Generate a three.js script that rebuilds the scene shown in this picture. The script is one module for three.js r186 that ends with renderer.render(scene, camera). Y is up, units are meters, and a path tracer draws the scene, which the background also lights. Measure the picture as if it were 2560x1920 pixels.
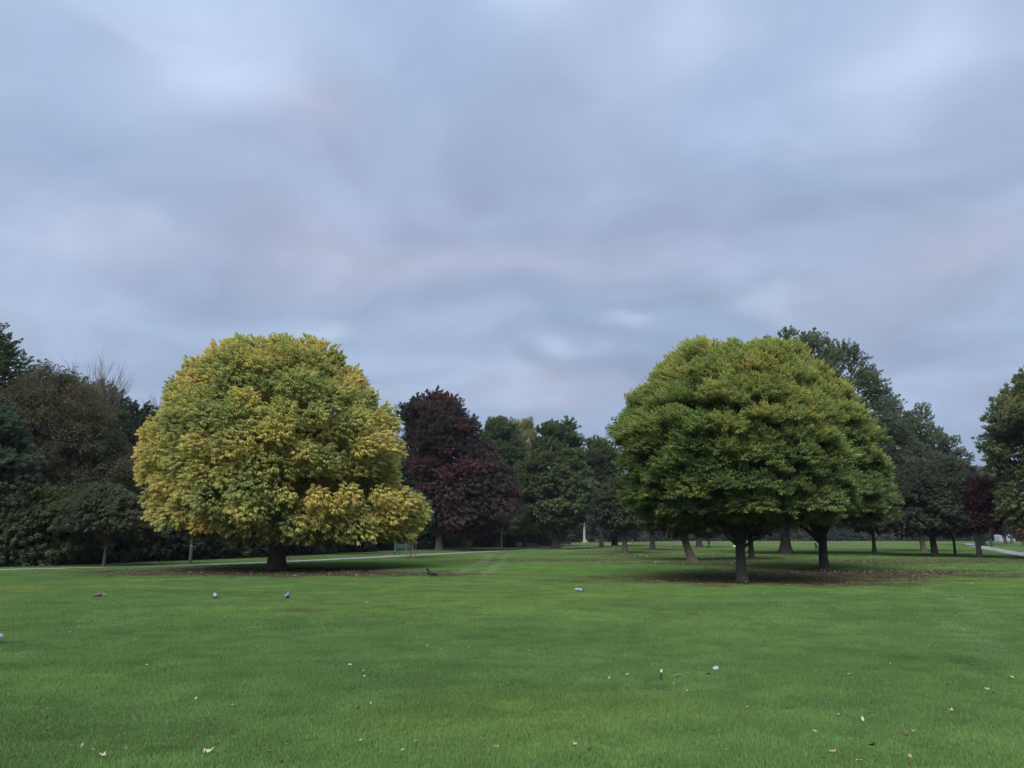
import * as THREE from 'three';
import { mergeGeometries } from 'three/addons/utils/BufferGeometryUtils.js';
import { MarchingCubes } from 'three/addons/objects/MarchingCubes.js';

// ---------------------------------------------------------------- camera, sky, light, exposure
const renderer = new THREE.WebGLRenderer({ antialias: true });
renderer.toneMapping = THREE.LinearToneMapping;
renderer.toneMappingExposure = 3.4;
renderer.shadowMap.enabled = true;
const scene = new THREE.Scene();
const camera = new THREE.PerspectiveCamera(53.13, 4 / 3, 0.1, 2000);
camera.position.set(0, 1.6, 0);
camera.lookAt(0, 1.6 + Math.tan(11.25 * Math.PI / 180) * 100, -100);

// seeded randomness and value noise
function rng(seed) { let a = seed >>> 0; return () => { a = (a + 0x6D2B79F5) | 0; let t = Math.imul(a ^ (a >>> 15), 1 | a); t = (t + Math.imul(t ^ (t >>> 7), 61 | t)) ^ t; return ((t ^ (t >>> 14)) >>> 0) / 4294967296; }; }
function hash3(x, y, z) { let h = Math.imul(x, 374761393) + Math.imul(y, 668265263) + Math.imul(z, 2147483647 ^ 0x5bd1e995); h = Math.imul(h ^ (h >>> 13), 1274126177); return ((h ^ (h >>> 16)) >>> 0) / 4294967296; }
function noise3(x, y, z) {
  const xi = Math.floor(x), yi = Math.floor(y), zi = Math.floor(z);
  let u = x - xi, v = y - yi, w = z - zi; u = u * u * (3 - 2 * u); v = v * v * (3 - 2 * v); w = w * w * (3 - 2 * w);
  const L = (a, b, t) => a + (b - a) * t;
  return L(L(L(hash3(xi, yi, zi), hash3(xi + 1, yi, zi), u), L(hash3(xi, yi + 1, zi), hash3(xi + 1, yi + 1, zi), u), v),
    L(L(hash3(xi, yi, zi + 1), hash3(xi + 1, yi, zi + 1), u), L(hash3(xi, yi + 1, zi + 1), hash3(xi + 1, yi + 1, zi + 1), u), v), w);
}
function fbm(x, y, z, o = 4) { let s = 0, a = 0.5, n = 0; for (let i = 0; i < o; i++) { s += a * noise3(x, y, z); n += a; a *= 0.5; x = x * 2.03 + 17.1; y = y * 2.03 + 3.7; z = z * 2.03 + 9.2; } return s / n; }
const clamp = (x, a = 0, b = 1) => Math.min(b, Math.max(a, x));
const sstep = (a, b, x) => { const t = clamp((x - a) / (b - a)); return t * t * (3 - 2 * t); };
const lerp = (a, b, t) => a + (b - a) * t;
const mix3 = (a, b, t) => [lerp(a[0], b[0], t), lerp(a[1], b[1], t), lerp(a[2], b[2], t)];

// overcast dusk sky: a sheet of soft stratocumulus, lavender and pale blue, brighter towards the zenith
const SKY = { base: [0.400, 0.518, 0.725], light: [0.565, 0.675, 0.885], mauve: [0.465, 0.505, 0.68], dark: [0.335, 0.45, 0.65], zenith: 0.8, gain: 0.258 };
const CLOUD = [['L', -23.2, 32.8, 5.8, 3.6], ['L', -27.4, 29.9, 4.6, 2.6], ['L', 0.2, 37.1, 4.8, 2.6], ['L', 14.2, 35.0, 5.6, 3.0], ['L', 30.6, 29.7, 5.6, 4.4], ['B', -13.0, 15.2, 3.0, 0.9], ['B', 8.5, 15.3, 2.1, 0.7], ['B', 5.6, 12.8, 2.4, 0.8], ['B', 18.5, 15.9, 3.8, 1.0], ['P', -29.9, 18.1, 6.2, 1.6], ['P', -14.5, 20.0, 8.5, 2.2], ['P', 1.6, 19.8, 11.5, 1.9], ['P', 4.3, 10.2, 8.6, 1.4], ['P', 31.1, 16.8, 5.8, 1.4], ['D', -21.1, 27.2, 5.8, 2.7], ['D', 5.4, 29.0, 9.5, 3.6], ['D', 28.3, 19.4, 8.9, 2.1], ['D', -33.3, 24.0, 7.6, 2.1], ['P', -18.9, 29.6, 4.5, 2.1], ['D', -3.8, 13.6, 8.6, 0.9], ['D', 22.4, 21.6, 5.2, 2.4]];
{
  const r0 = rng(5); for (let i = 0; i < 110; i++) { const az = 40 + 280 * r0(), el = 8 + 42 * r0() ** 1.3; CLOUD.push(['LBPDPD'[i % 6], az > 180 ? az - 360 : az, el, 4 + 7 * r0(), (1 + 3 * r0()) * (0.4 + el / 40)]); } // the same kind of cloud all round
  const W = 2048, H = 1024, data = new Float32Array(W * H * 4), D = Math.PI / 180;
  for (let j = 0; j < H; j++) {
    const el = ((j + 0.5) / H - 0.5) * Math.PI, y = Math.sin(el), c = Math.cos(el);
    for (let i = 0; i < W; i++) {
      const az = ((i + 0.5) / W - 0.5) * 2 * Math.PI;
      const x = Math.cos(az) * c, z = Math.sin(az) * c, k = (j * W + i) * 4;
      let col = SKY.base;
      if (y > -0.02) {
        const yy = Math.max(y, 0) + 0.30, px = x / yy * 2.2, pz = z / yy * 2.2;
        const wx = fbm(px * 1.1 + 4, 7.3, pz * 1.1, 4) - 0.5, wz = fbm(px * 1.1 + 31, 2.1, pz * 1.1, 4) - 0.5;
        const a = fbm(px * 0.9 + wx * 1.2 + 2.0, 1.5, pz * 1.0 + wz * 1.2 + 1.3, 4), d = fbm(px * 0.8 + 13 + wx, 9.5, pz * 1.0 + 5 + wz, 4), b = fbm(px * 0.7 + 51, 4.5, pz * 1.0 + wz + 8.6, 3);
        const w2 = fbm(px * 4.3 + 9, 5.5, pz * 4.3, 3) - 0.5; let L = sstep(0.50, 0.80, a) * 0.55, Dk = sstep(0.44, 0.70, d) * 0.75, P = sstep(0.48, 0.74, b) * 0.35, B = 0;
        const A = Math.atan2(x, -z) / D + wx * 11 + 3 * w2, E = el / D + wz * 5.5 + 1.5 * w2;
        for (const [t, ca, ce, ra, re] of CLOUD) { let da = A - ca; if (da > 180) da -= 360; else if (da < -180) da += 360; if (Math.abs(da) > ra * 2.6) continue; const de = (E - ce) / re; if (Math.abs(de) > 2.6) continue;
          const g = Math.exp(-((da / ra) ** 2 + de * de)); if (t === 'L') L += 0.75 * g; else if (t === 'B') B += g; else if (t === 'P') P += 0.8 * g; else Dk += 0.6 * g; }
        col = mix3(col, SKY.dark, Math.min(1, Dk)); col = mix3(col, SKY.mauve, Math.min(1, P)); col = mix3(col, SKY.light, Math.min(1, L) * 0.85); col = mix3(col, SKY.light, Math.min(1, B) * 0.7);
        const f = (0.84 + 0.32 * fbm(px * 2.6 + wx * 3, 3, pz * 3.4 + wz * 3, 6)) * (1 + SKY.zenith * clamp(y) ** 2.4);
        const low = 1 - sstep(10, 34, el / D), band = fbm(x * 2.6 + wx * 1.5, el / D * 0.42 + wz * 2.2, z * 2.6 + 7, 5) - 0.5, bil = Math.abs(fbm(px * 1.5 + 60, 2.5, pz * 1.9 + wz, 5) - 0.5) - 0.11, h = f * (1 + 0.42 * low * band - 0.22 * (1 - low) * bil);
        col = [col[0] * h, col[1] * h, col[2] * (0.25 * f + 0.75 * h)];
      }
      data[k] = col[0] * SKY.gain; data[k + 1] = col[1] * SKY.gain; data[k + 2] = col[2] * SKY.gain; data[k + 3] = 1;
    }
  }
  const sky = new THREE.DataTexture(data, W, H, THREE.RGBAFormat, THREE.FloatType);
  sky.mapping = THREE.EquirectangularReflectionMapping; sky.magFilter = THREE.LinearFilter; sky.minFilter = THREE.LinearFilter;
  sky.needsUpdate = true; scene.background = sky; scene.environment = sky;
}
const sun = new THREE.DirectionalLight(new THREE.Color(1.0, 0.97, 0.92), 1.5);
sun.name = 'overcast_sun'; sun.position.set(-40, 140, 75); sun.target.position.set(0, 0, -60); sun.castShadow = true; sun.shadow.radius = 90;
sun.shadow.mapSize.set(4096, 4096);
Object.assign(sun.shadow.camera, { left: -130, right: 130, top: 130, bottom: -130, near: 1, far: 500 });
scene.add(sun, sun.target);

// ---------------------------------------------------------------- helpers
const used = {};
function numbered(n) { const k = used[n] = (used[n] ?? -1) + 1; return k ? n + '_' + String(k).padStart(3, '0') : n; }
function shade(o) { o.traverse((m) => { if (m.isMesh) { m.castShadow = true; m.receiveShadow = true; } }); return o; }
function tag(o, label, category, group, kind) { if (label) o.userData.label = label; if (category) o.userData.category = category; if (group) o.userData.group = group; if (kind) o.userData.kind = kind; return o; }
function thing(name, label, category, pos, turn = 0, group) { const o = new THREE.Group(); o.name = numbered(name); o.position.set(...pos); o.rotation.y = turn; tag(o, label, category, group); scene.add(o); return o; }
function part(name, geo, mat, parent) { const m = new THREE.Mesh(geo, mat); m.name = name; m.castShadow = m.receiveShadow = true; parent.add(m); return m; }
const V = (x, y, z) => new THREE.Vector3(x, y, z);
const std = (r, g, b, rough = 0.9, extra = {}) => new THREE.MeshStandardMaterial({ color: new THREE.Color(r, g, b), roughness: rough, ...extra });

function tileTexture(size, fn, srgb = false) {
  const d = new Uint8Array(size * size * 4);
  for (let j = 0; j < size; j++) for (let i = 0; i < size; i++) { const c = fn(i / size, j / size), k = (j * size + i) * 4; d[k] = clamp(c[0]) * 255; d[k + 1] = clamp(c[1]) * 255; d[k + 2] = clamp(c[2]) * 255; d[k + 3] = 255; }
  const t = new THREE.DataTexture(d, size, size); t.wrapS = t.wrapT = THREE.RepeatWrapping; t.magFilter = THREE.LinearFilter; t.minFilter = THREE.LinearMipmapLinearFilter; t.generateMipmaps = true; if (srgb) t.colorSpace = THREE.SRGBColorSpace; t.needsUpdate = true; return t;
}
// noise that tiles: on two circles
function tileNoise(u, v, f, s) { const a = u * 2 * Math.PI, b = v * 2 * Math.PI, R = f / (2 * Math.PI); return fbm(Math.cos(a) * R + s, Math.sin(a) * R + Math.cos(b) * R * 1.3, Math.sin(b) * R * 1.3 + s, 3); }
const barkTex = tileTexture(256, (u, v) => { const w = tileNoise(u, v, 6, 3) - 0.5; const n = tileNoise((u + w * 0.05) % 1, v * 0.2 % 1, 40, 8), m = tileNoise(u, v, 30, 15); const h = clamp(0.5 + (n - 0.5) * 1.6 + (m - 0.5) * 0.7); return [h, h, h]; });
const barkCol = tileTexture(256, (u, v) => { const n = tileNoise(u, v, 14, 5), m = tileNoise(u, v, 50, 25); const h = 0.75 + (n - 0.5) * 0.55 + (m - 0.5) * 0.5; return [h, h * lerp(0.93, 1.0, n), h * lerp(0.84, 0.98, n)]; });
function barkMat(r, g, b) { return new THREE.MeshStandardMaterial({ color: new THREE.Color(r, g, b), map: barkCol, bumpMap: barkTex, bumpScale: 0.035, roughness: 0.95 }); }
const BARK = { brown: barkMat(0.14, 0.105, 0.08), grey: barkMat(0.10, 0.10, 0.085), dark: barkMat(0.052, 0.047, 0.044), pale: barkMat(0.22, 0.19, 0.16), dead: barkMat(0.38, 0.35, 0.31) };

// ---------------------------------------------------------------- the ground
// worn or leaf-strewn patches: [x, z, half-width, half-depth, strength, kind]; kind 0 brown litter, also painted shade under the hornbeams, 1 straw
const PATCH = [
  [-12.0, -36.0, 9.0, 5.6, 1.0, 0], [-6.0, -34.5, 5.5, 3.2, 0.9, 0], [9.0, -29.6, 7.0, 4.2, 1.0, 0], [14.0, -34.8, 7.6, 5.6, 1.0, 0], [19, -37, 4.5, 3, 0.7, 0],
  [2.5, -54, 8, 5, 0.62, 0], [11.5, -47, 6.5, 4, 0.72, 0], [20, -50, 12, 6, 0.55, 0], [30, -52, 14, 6, 0.5, 0], [24, -66, 8, 3.2, 0.8, 0], [36, -62, 9, 2.6, 0.8, 0], [15, -64, 10, 7, 0.55, 0],
  [9.5, -73, 7, 5, 0.7, 0], [17, -92, 9, 5, 0.7, 0], [5.7, -101, 9, 5, 1.0, 0], [-6, -92, 7, 5.5, 1.0, 0], [-1, -104, 6, 5, 0.95, 0], [-8, -82, 4, 3.5, 0.7, 0], [29, -116, 14, 4, 0.6, 0], [18, -136, 10, 5, 0.7, 0],
  [-7.6, -58.2, 1.8, 1.4, 0.75, 0], [-22.5, -30.8, 2.4, 1.0, 0.8, 0], [-20.5, -48, 4, 2, 0.5, 0], [-16.5, -60, 3, 5, 0.55, 0], [-13, -73, 3, 6, 0.8, 0],
  [-12.6, -25.6, 1.5, 0.38, 1.0, 1], [-14.6, -24.6, 1.3, 0.32, 0.9, 1], [-10.2, -25.4, 0.9, 0.34, 0.9, 1], [-17.5, -25.5, 1.6, 0.3, 0.6, 1], [-14.5, -20.9, 1.3, 0.26, 0.6, 1], [-8.2, -25.1, 0.8, 0.3, 0.7, 1], [1.45, -8.35, 0.5, 0.25, 0.3, 1], [-4.6, -17.4, 1.0, 0.4, 0.35, 0],
];
function track(x, z) { // two tyre tracks bleached into the grass
  let a = 0;
  if (z < -31 && z > -76) { const t = (z + 33) / -39, e = sstep(-31, -36, z) * sstep(-76, -70, z);
    for (const [x0, x1] of [[-2.15, -1.75], [-0.98, -0.32]]) a = Math.max(a, e * (1 - sstep(0.10, 0.34, Math.abs(x - lerp(x0, x1, t) - 0.12 * Math.sin(z * 0.21))))); }
  const rx = 9.2 - 0.03 * (z + 20) ** 2 * 0.05; // a faint worn line at the right
  if (z < -9 && z > -27) a = Math.max(a, 0.22 * (1 - sstep(0.1, 0.5, Math.abs(x - (lerp(4.9, 13.9, (-z - 7) / 19) + 0.4 * Math.sin(z * 0.6))))));
  return a;
}
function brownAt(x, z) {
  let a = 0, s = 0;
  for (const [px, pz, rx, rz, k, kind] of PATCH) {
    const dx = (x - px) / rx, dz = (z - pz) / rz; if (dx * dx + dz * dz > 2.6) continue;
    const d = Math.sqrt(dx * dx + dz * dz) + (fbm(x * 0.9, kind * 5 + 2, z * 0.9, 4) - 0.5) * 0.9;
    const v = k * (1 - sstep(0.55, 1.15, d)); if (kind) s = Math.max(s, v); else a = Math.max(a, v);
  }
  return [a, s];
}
const GR = { cool: [0.094, 0.176, 0.054], warm: [0.124, 0.204, 0.050], mid: [0.106, 0.190, 0.052], brown: [0.080, 0.060, 0.042], straw: [0.20, 0.18, 0.09], bleach: [0.19, 0.245, 0.14] };  // brown: litter tone, lowered further to deepen the shade under the trees
function groundColour(x, z, out = []) {
  const n1 = fbm(x * 0.11 + 5, 1.2, z * 0.16, 4), n2 = fbm(x * 0.55, 6.2, z * 0.75, 3), n3 = fbm(x * 0.3 + 40, 3.3, z * 0.4, 3);
  let c = mix3(GR.mid, GR.cool, sstep(0.45, 0.68, n1));
  c = mix3(c, GR.warm, sstep(0.5, 0.75, n3) * 0.6);
  const far = sstep(60, 120, -z); c = mix3(c, [0.115, 0.175, 0.070], far * 0.8);
  const j = 0.80 + 0.4 * n2; c = [c[0] * j, c[1] * j, c[2] * j];
  const [b, s] = brownAt(x, z);
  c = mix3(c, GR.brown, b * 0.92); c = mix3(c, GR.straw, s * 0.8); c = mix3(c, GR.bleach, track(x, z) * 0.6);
  out[0] = c[0]; out[1] = c[1]; out[2] = c[2]; out[3] = b; return out;
}
{
  const lines = (pts) => { const o = []; for (const [a, b, n] of pts) for (let i = 0; i < n; i++) o.push(lerp(a, b, i / n)); o.push(pts[pts.length - 1][1]); return o; };
  const xs = lines([[-600, -80, 26], [-80, -34, 46], [-34, -16, 46], [-16, 16, 110], [16, 44, 70], [44, 100, 46], [100, 600, 25]]);
  const zs = lines([[-700, -160, 27], [-160, -90, 70], [-90, -45, 100], [-45, -4, 150], [-4, 80, 20]]);
  const pos = new Float32Array(xs.length * zs.length * 3), col = new Float32Array(pos.length), uv = new Float32Array(xs.length * zs.length * 2), idx = [];
  let n = 0; const c = [];
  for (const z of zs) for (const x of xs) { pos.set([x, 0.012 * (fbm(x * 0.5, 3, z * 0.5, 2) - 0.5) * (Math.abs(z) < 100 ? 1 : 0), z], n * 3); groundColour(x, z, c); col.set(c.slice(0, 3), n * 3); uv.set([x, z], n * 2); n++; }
  for (let j = 0; j < zs.length - 1; j++) for (let i = 0; i < xs.length - 1; i++) { const a = j * xs.length + i; idx.push(a, a + xs.length, a + 1, a + 1, a + xs.length, a + xs.length + 1); }
  const g = new THREE.BufferGeometry(); g.setAttribute('position', new THREE.BufferAttribute(pos, 3)); g.setAttribute('color', new THREE.BufferAttribute(col, 3)); g.setAttribute('uv', new THREE.BufferAttribute(uv, 2)); g.setIndex(idx); g.computeVertexNormals();
  const turf = tileTexture(512, (u, v) => { const a = tileNoise(u, v, 120, 2), b = tileNoise(u, v, 12, 9); const h = 0.62 + (a - 0.5) * 0.9 + (b - 0.5) * 0.3; return [h, h, h * 0.95]; }); turf.repeat.set(1 / 3, 1 / 3);
  const m = new THREE.Mesh(g, new THREE.MeshPhysicalMaterial({ vertexColors: true, map: turf, bumpMap: turf, bumpScale: 0.03, roughness: 1, specularIntensity: 0.05 }));
  m.name = 'ground'; m.receiveShadow = true; m.userData.kind = 'structure'; scene.add(m);
}
// grass: patches of mown blades standing on the ground, so dense that it reads as a lawn
function grassPatch(size, n, w, h, seed) {
  const r = rng(seed), p = [], c = [], idx = [];
  for (let i = 0; i < n; i++) {
    const x = (r() - 0.5) * size, z = (r() - 0.5) * size, a = r() * 6.283, hh = h * (0.55 + 0.75 * r()), lean = hh * (0.15 + 0.75 * r()), b = r() * 6.283;
    const dx = Math.cos(a) * w / 2, dz = Math.sin(a) * w / 2, lx = Math.cos(b) * lean, lz = Math.sin(b) * lean, k = p.length / 3;
    p.push(x - dx, 0, z - dz, x + dx, 0, z + dz, x - dx * 0.8 + lx * 0.4, hh * 0.65, z - dz * 0.8 + lz * 0.4, x + dx * 0.8 + lx * 0.4, hh * 0.65, z + dz * 0.8 + lz * 0.4, x + lx, hh * 0.95, z + lz);
    const q = r(), t = q < 0.05 ? [1.9, 1.35, 1.5] : [0.75 + 0.5 * r(), 0.78 + 0.42 * r(), 0.7 + 0.6 * r()];
    for (let v = 0; v < 5; v++) c.push(...t);
    idx.push(k, k + 1, k + 2, k + 1, k + 3, k + 2, k + 2, k + 3, k + 4);
  }
  const g = new THREE.BufferGeometry(); g.setAttribute('position', new THREE.Float32BufferAttribute(p, 3)); g.setAttribute('color', new THREE.Float32BufferAttribute(c, 3)); g.setIndex(idx); g.computeVertexNormals(); return g;
}
const grassMat = new THREE.MeshPhysicalMaterial({ vertexColors: true, roughness: 1, transmission: 0.3, thickness: 0, ior: 1.3, specularIntensity: 0.3, side: THREE.DoubleSide });
const GRASS_GAIN = 1.19;
const dist2seg = (px, pz, a, b) => { const dx = b[0] - a[0], dz = b[1] - a[1], t = clamp(((px - a[0]) * dx + (pz - a[1]) * dz) / (dx * dx + dz * dz)); return Math.hypot(px - a[0] - dx * t, pz - a[1] - dz * t); };
const PATH = [[-33, -32.9], [-28.6, -35.8], [-25.5, -38.6], [-22.6, -41], [-19.4, -43.8], [-16.6, -47.9], [-13.9, -53.6], [-11.5, -60.4], [-8.6, -69.5], [-4.9, -80.2], [1, -95.6], [7.3, -116], [14.5, -138], [22, -165], [30, -200]];
const PATHR = [[30, -40], [34.5, -46], [39.6, -57.4], [47.5, -72.9], [57, -91.6], [70, -116], [82, -138], [110, -190]];
const LINE = [[15.5, -140], [24, -133], [29.9, -122], [32.6, -106.8], [33.5, -89], [35.5, -77], [40, -70]];
const onPath = (x, z, pad) => { for (const [P, w] of [[PATH, 1.15], [PATHR, 1.2]]) for (let i = 0; i < P.length - 1; i++) if (dist2seg(x, z, P[i], P[i + 1]) < w + pad) return true; return false; };
const jit = (c, k) => [c[0] * k, c[1] * k, c[2] * k];
function grassField(z0, z1, cell, geo, keepBrown, seed) {
  const r = rng(seed), put = [], c = [];
  for (let z = -z0; z > -z1; z -= cell * 0.72) for (let x = -(0.78 * -z + 2.5); x < 0.78 * -z + 2.5; x += cell * 0.72) {
    const px = x + (r() - 0.5) * cell * 0.6, pz = z + (r() - 0.5) * cell * 0.6, q = r();
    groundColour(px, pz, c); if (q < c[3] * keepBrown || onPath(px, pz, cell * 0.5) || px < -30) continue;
    put.push([px, pz, r() * 6.283, 0.4 + 1.1 * fbm(px * 2.6, 8, pz * 2.6, 3) + 0.3 * r(), ...jit(c, 0.87 + 0.24 * r() + 0.5 * (fbm(px * 3.2, 18, pz * 3.2, 3) - 0.5))]);
  }
  const m = new THREE.InstancedMesh(geo, grassMat, put.length), M = new THREE.Matrix4(), col = new THREE.Color();
  put.forEach(([x, z, a, s, R, G, B], i) => { M.makeRotationY(a).scale(V(1, s, 1)).setPosition(x, 0, z); m.setMatrixAt(i, M); m.setColorAt(i, col.setRGB(R * GRASS_GAIN, G * GRASS_GAIN, B * GRASS_GAIN)); });
  m.name = numbered('grass'); m.castShadow = m.receiveShadow = true; scene.add(m); return m;
}
tag(grassField(3.6, 14, 0.26, grassPatch(0.30, 700, 0.0034, 0.036, 3), 0.55, 11), 'short mown green grass of the near lawn in the foreground', 'grass', null, 'stuff');
tag(grassField(14, 34, 0.45, grassPatch(0.52, 1000, 0.006, 0.04, 4), 1.0, 12), 'short mown green grass of the lawn in front of the two big trees', 'grass', null, 'stuff');
tag(grassField(34, 80, 0.5, grassPatch(0.6, 420, 0.012, 0.045, 5), 1.0, 13), 'short mown green grass of the lawn around and behind the big trees', 'grass', null, 'stuff');

tag(grassField(80, 240, 3.2, grassPatch(3.6, 2600, 0.035, 0.07, 6), 0.8, 14), 'short green grass of the far field behind the grove', 'grass', null, 'stuff');

// paths
const asphaltTex = tileTexture(256, (u, v) => { const a = tileNoise(u, v, 90, 4), b = tileNoise(u, v, 9, 12); const h = 0.72 + (a - 0.5) * 0.6 + (b - 0.5) * 0.35; return [h, h, h]; }); asphaltTex.repeat.set(0.4, 0.4);
function ribbon(name, P, width, y, mat) {
  const curve = new THREE.CatmullRomCurve3(P.map(([x, z]) => V(x, 0, z))), N = P.length * 14, p = [], uv = [], idx = []; let d = 0, last = null;
  for (let i = 0; i <= N; i++) {
    const q = curve.getPoint(i / N), t = curve.getTangent(i / N), nx = -t.z, nz = t.x; if (last) d += q.distanceTo(last); last = q;
    const w1 = width / 2 + 0.16 * (fbm(d * 0.7, 1, 3, 3) - 0.5), w2 = width / 2 + 0.16 * (fbm(d * 0.7, 5, 9, 3) - 0.5);
    p.push(q.x + nx * w1, y, q.z + nz * w1, q.x, y + 0.015, q.z, q.x - nx * w2, y, q.z - nz * w2); uv.push(w1, d, 0, d, -w2, d);
    if (i) { const a = (i - 1) * 3; for (const k of [0, 1]) idx.push(a + k, a + k + 1, a + k + 3, a + k + 1, a + k + 4, a + k + 3); }
  }
  const g = new THREE.BufferGeometry(); g.setAttribute('position', new THREE.Float32BufferAttribute(p, 3)); g.setAttribute('uv', new THREE.Float32BufferAttribute(uv, 2)); g.setIndex(idx); g.computeVertexNormals();
  const m = new THREE.Mesh(g, mat); m.name = name; m.receiveShadow = true; m.userData.kind = 'structure'; scene.add(m);
}
const asphalt = new THREE.MeshStandardMaterial({ color: new THREE.Color(0.26, 0.25, 0.255), map: asphaltTex, bumpMap: asphaltTex, bumpScale: 0.004, roughness: 0.9 });
ribbon('path', PATH, 2.0, 0.016, asphalt);
ribbon('path_001', PATHR, 2.3, 0.016, asphalt);
ribbon('trodden_path', LINE, 0.8, 0.014, std(0.15, 0.19, 0.10, 1, { map: asphaltTex }));
ribbon('far_road', [[30, -262], [60, -258], [110, -246], [170, -225]], 5, 0.018, asphalt);

// ---------------------------------------------------------------- foliage
function leafGeo(build, seed) {
  const r = rng(seed), p = [], c = [];
  const leaf = (b, d, s, len, wid, fold = 0.25, tint) => { // base, direction, side: a folded blade of two faces on each side of the midrib
    const n = new THREE.Vector3().crossVectors(d, s).normalize(), m = b.clone().addScaledVector(d, len * 0.45), tip = b.clone().addScaledVector(d, len).addScaledVector(n, -len * 0.12);
    const l = m.clone().addScaledVector(s, wid / 2).addScaledVector(n, wid * fold), q = m.clone().addScaledVector(s, -wid / 2).addScaledVector(n, wid * fold);
    p.push(b.x, b.y, b.z, l.x, l.y, l.z, tip.x, tip.y, tip.z, b.x, b.y, b.z, tip.x, tip.y, tip.z, q.x, q.y, q.z);
    const t = tint ?? [0.8 + 0.4 * r(), 0.8 + 0.4 * r(), 0.75 + 0.5 * r()]; for (let i = 0; i < 6; i++) c.push(...t);
  };
  const twig = (a, b, w, t = [0.5, 0.42, 0.35]) => { const d = b.clone().sub(a), s = new THREE.Vector3(d.z, 0.3 * d.y, -d.x).normalize().multiplyScalar(w), u = new THREE.Vector3().crossVectors(d, s).normalize().multiplyScalar(w);
    for (const k of [s, u]) p.push(a.x - k.x, a.y - k.y, a.z - k.z, a.x + k.x, a.y + k.y, a.z + k.z, b.x, b.y, b.z); for (let i = 0; i < 6; i++) c.push(...t); };
  build(r, leaf, twig);
  const g = new THREE.BufferGeometry(); g.setAttribute('position', new THREE.Float32BufferAttribute(p, 3)); g.setAttribute('color', new THREE.Float32BufferAttribute(c, 3)); g.computeVertexNormals(); return g;
}
const dirOf = (yaw, pitch) => V(Math.sin(yaw) * Math.cos(pitch), Math.sin(pitch), Math.cos(yaw) * Math.cos(pitch)); // yaw 0 is +z, outward
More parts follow.
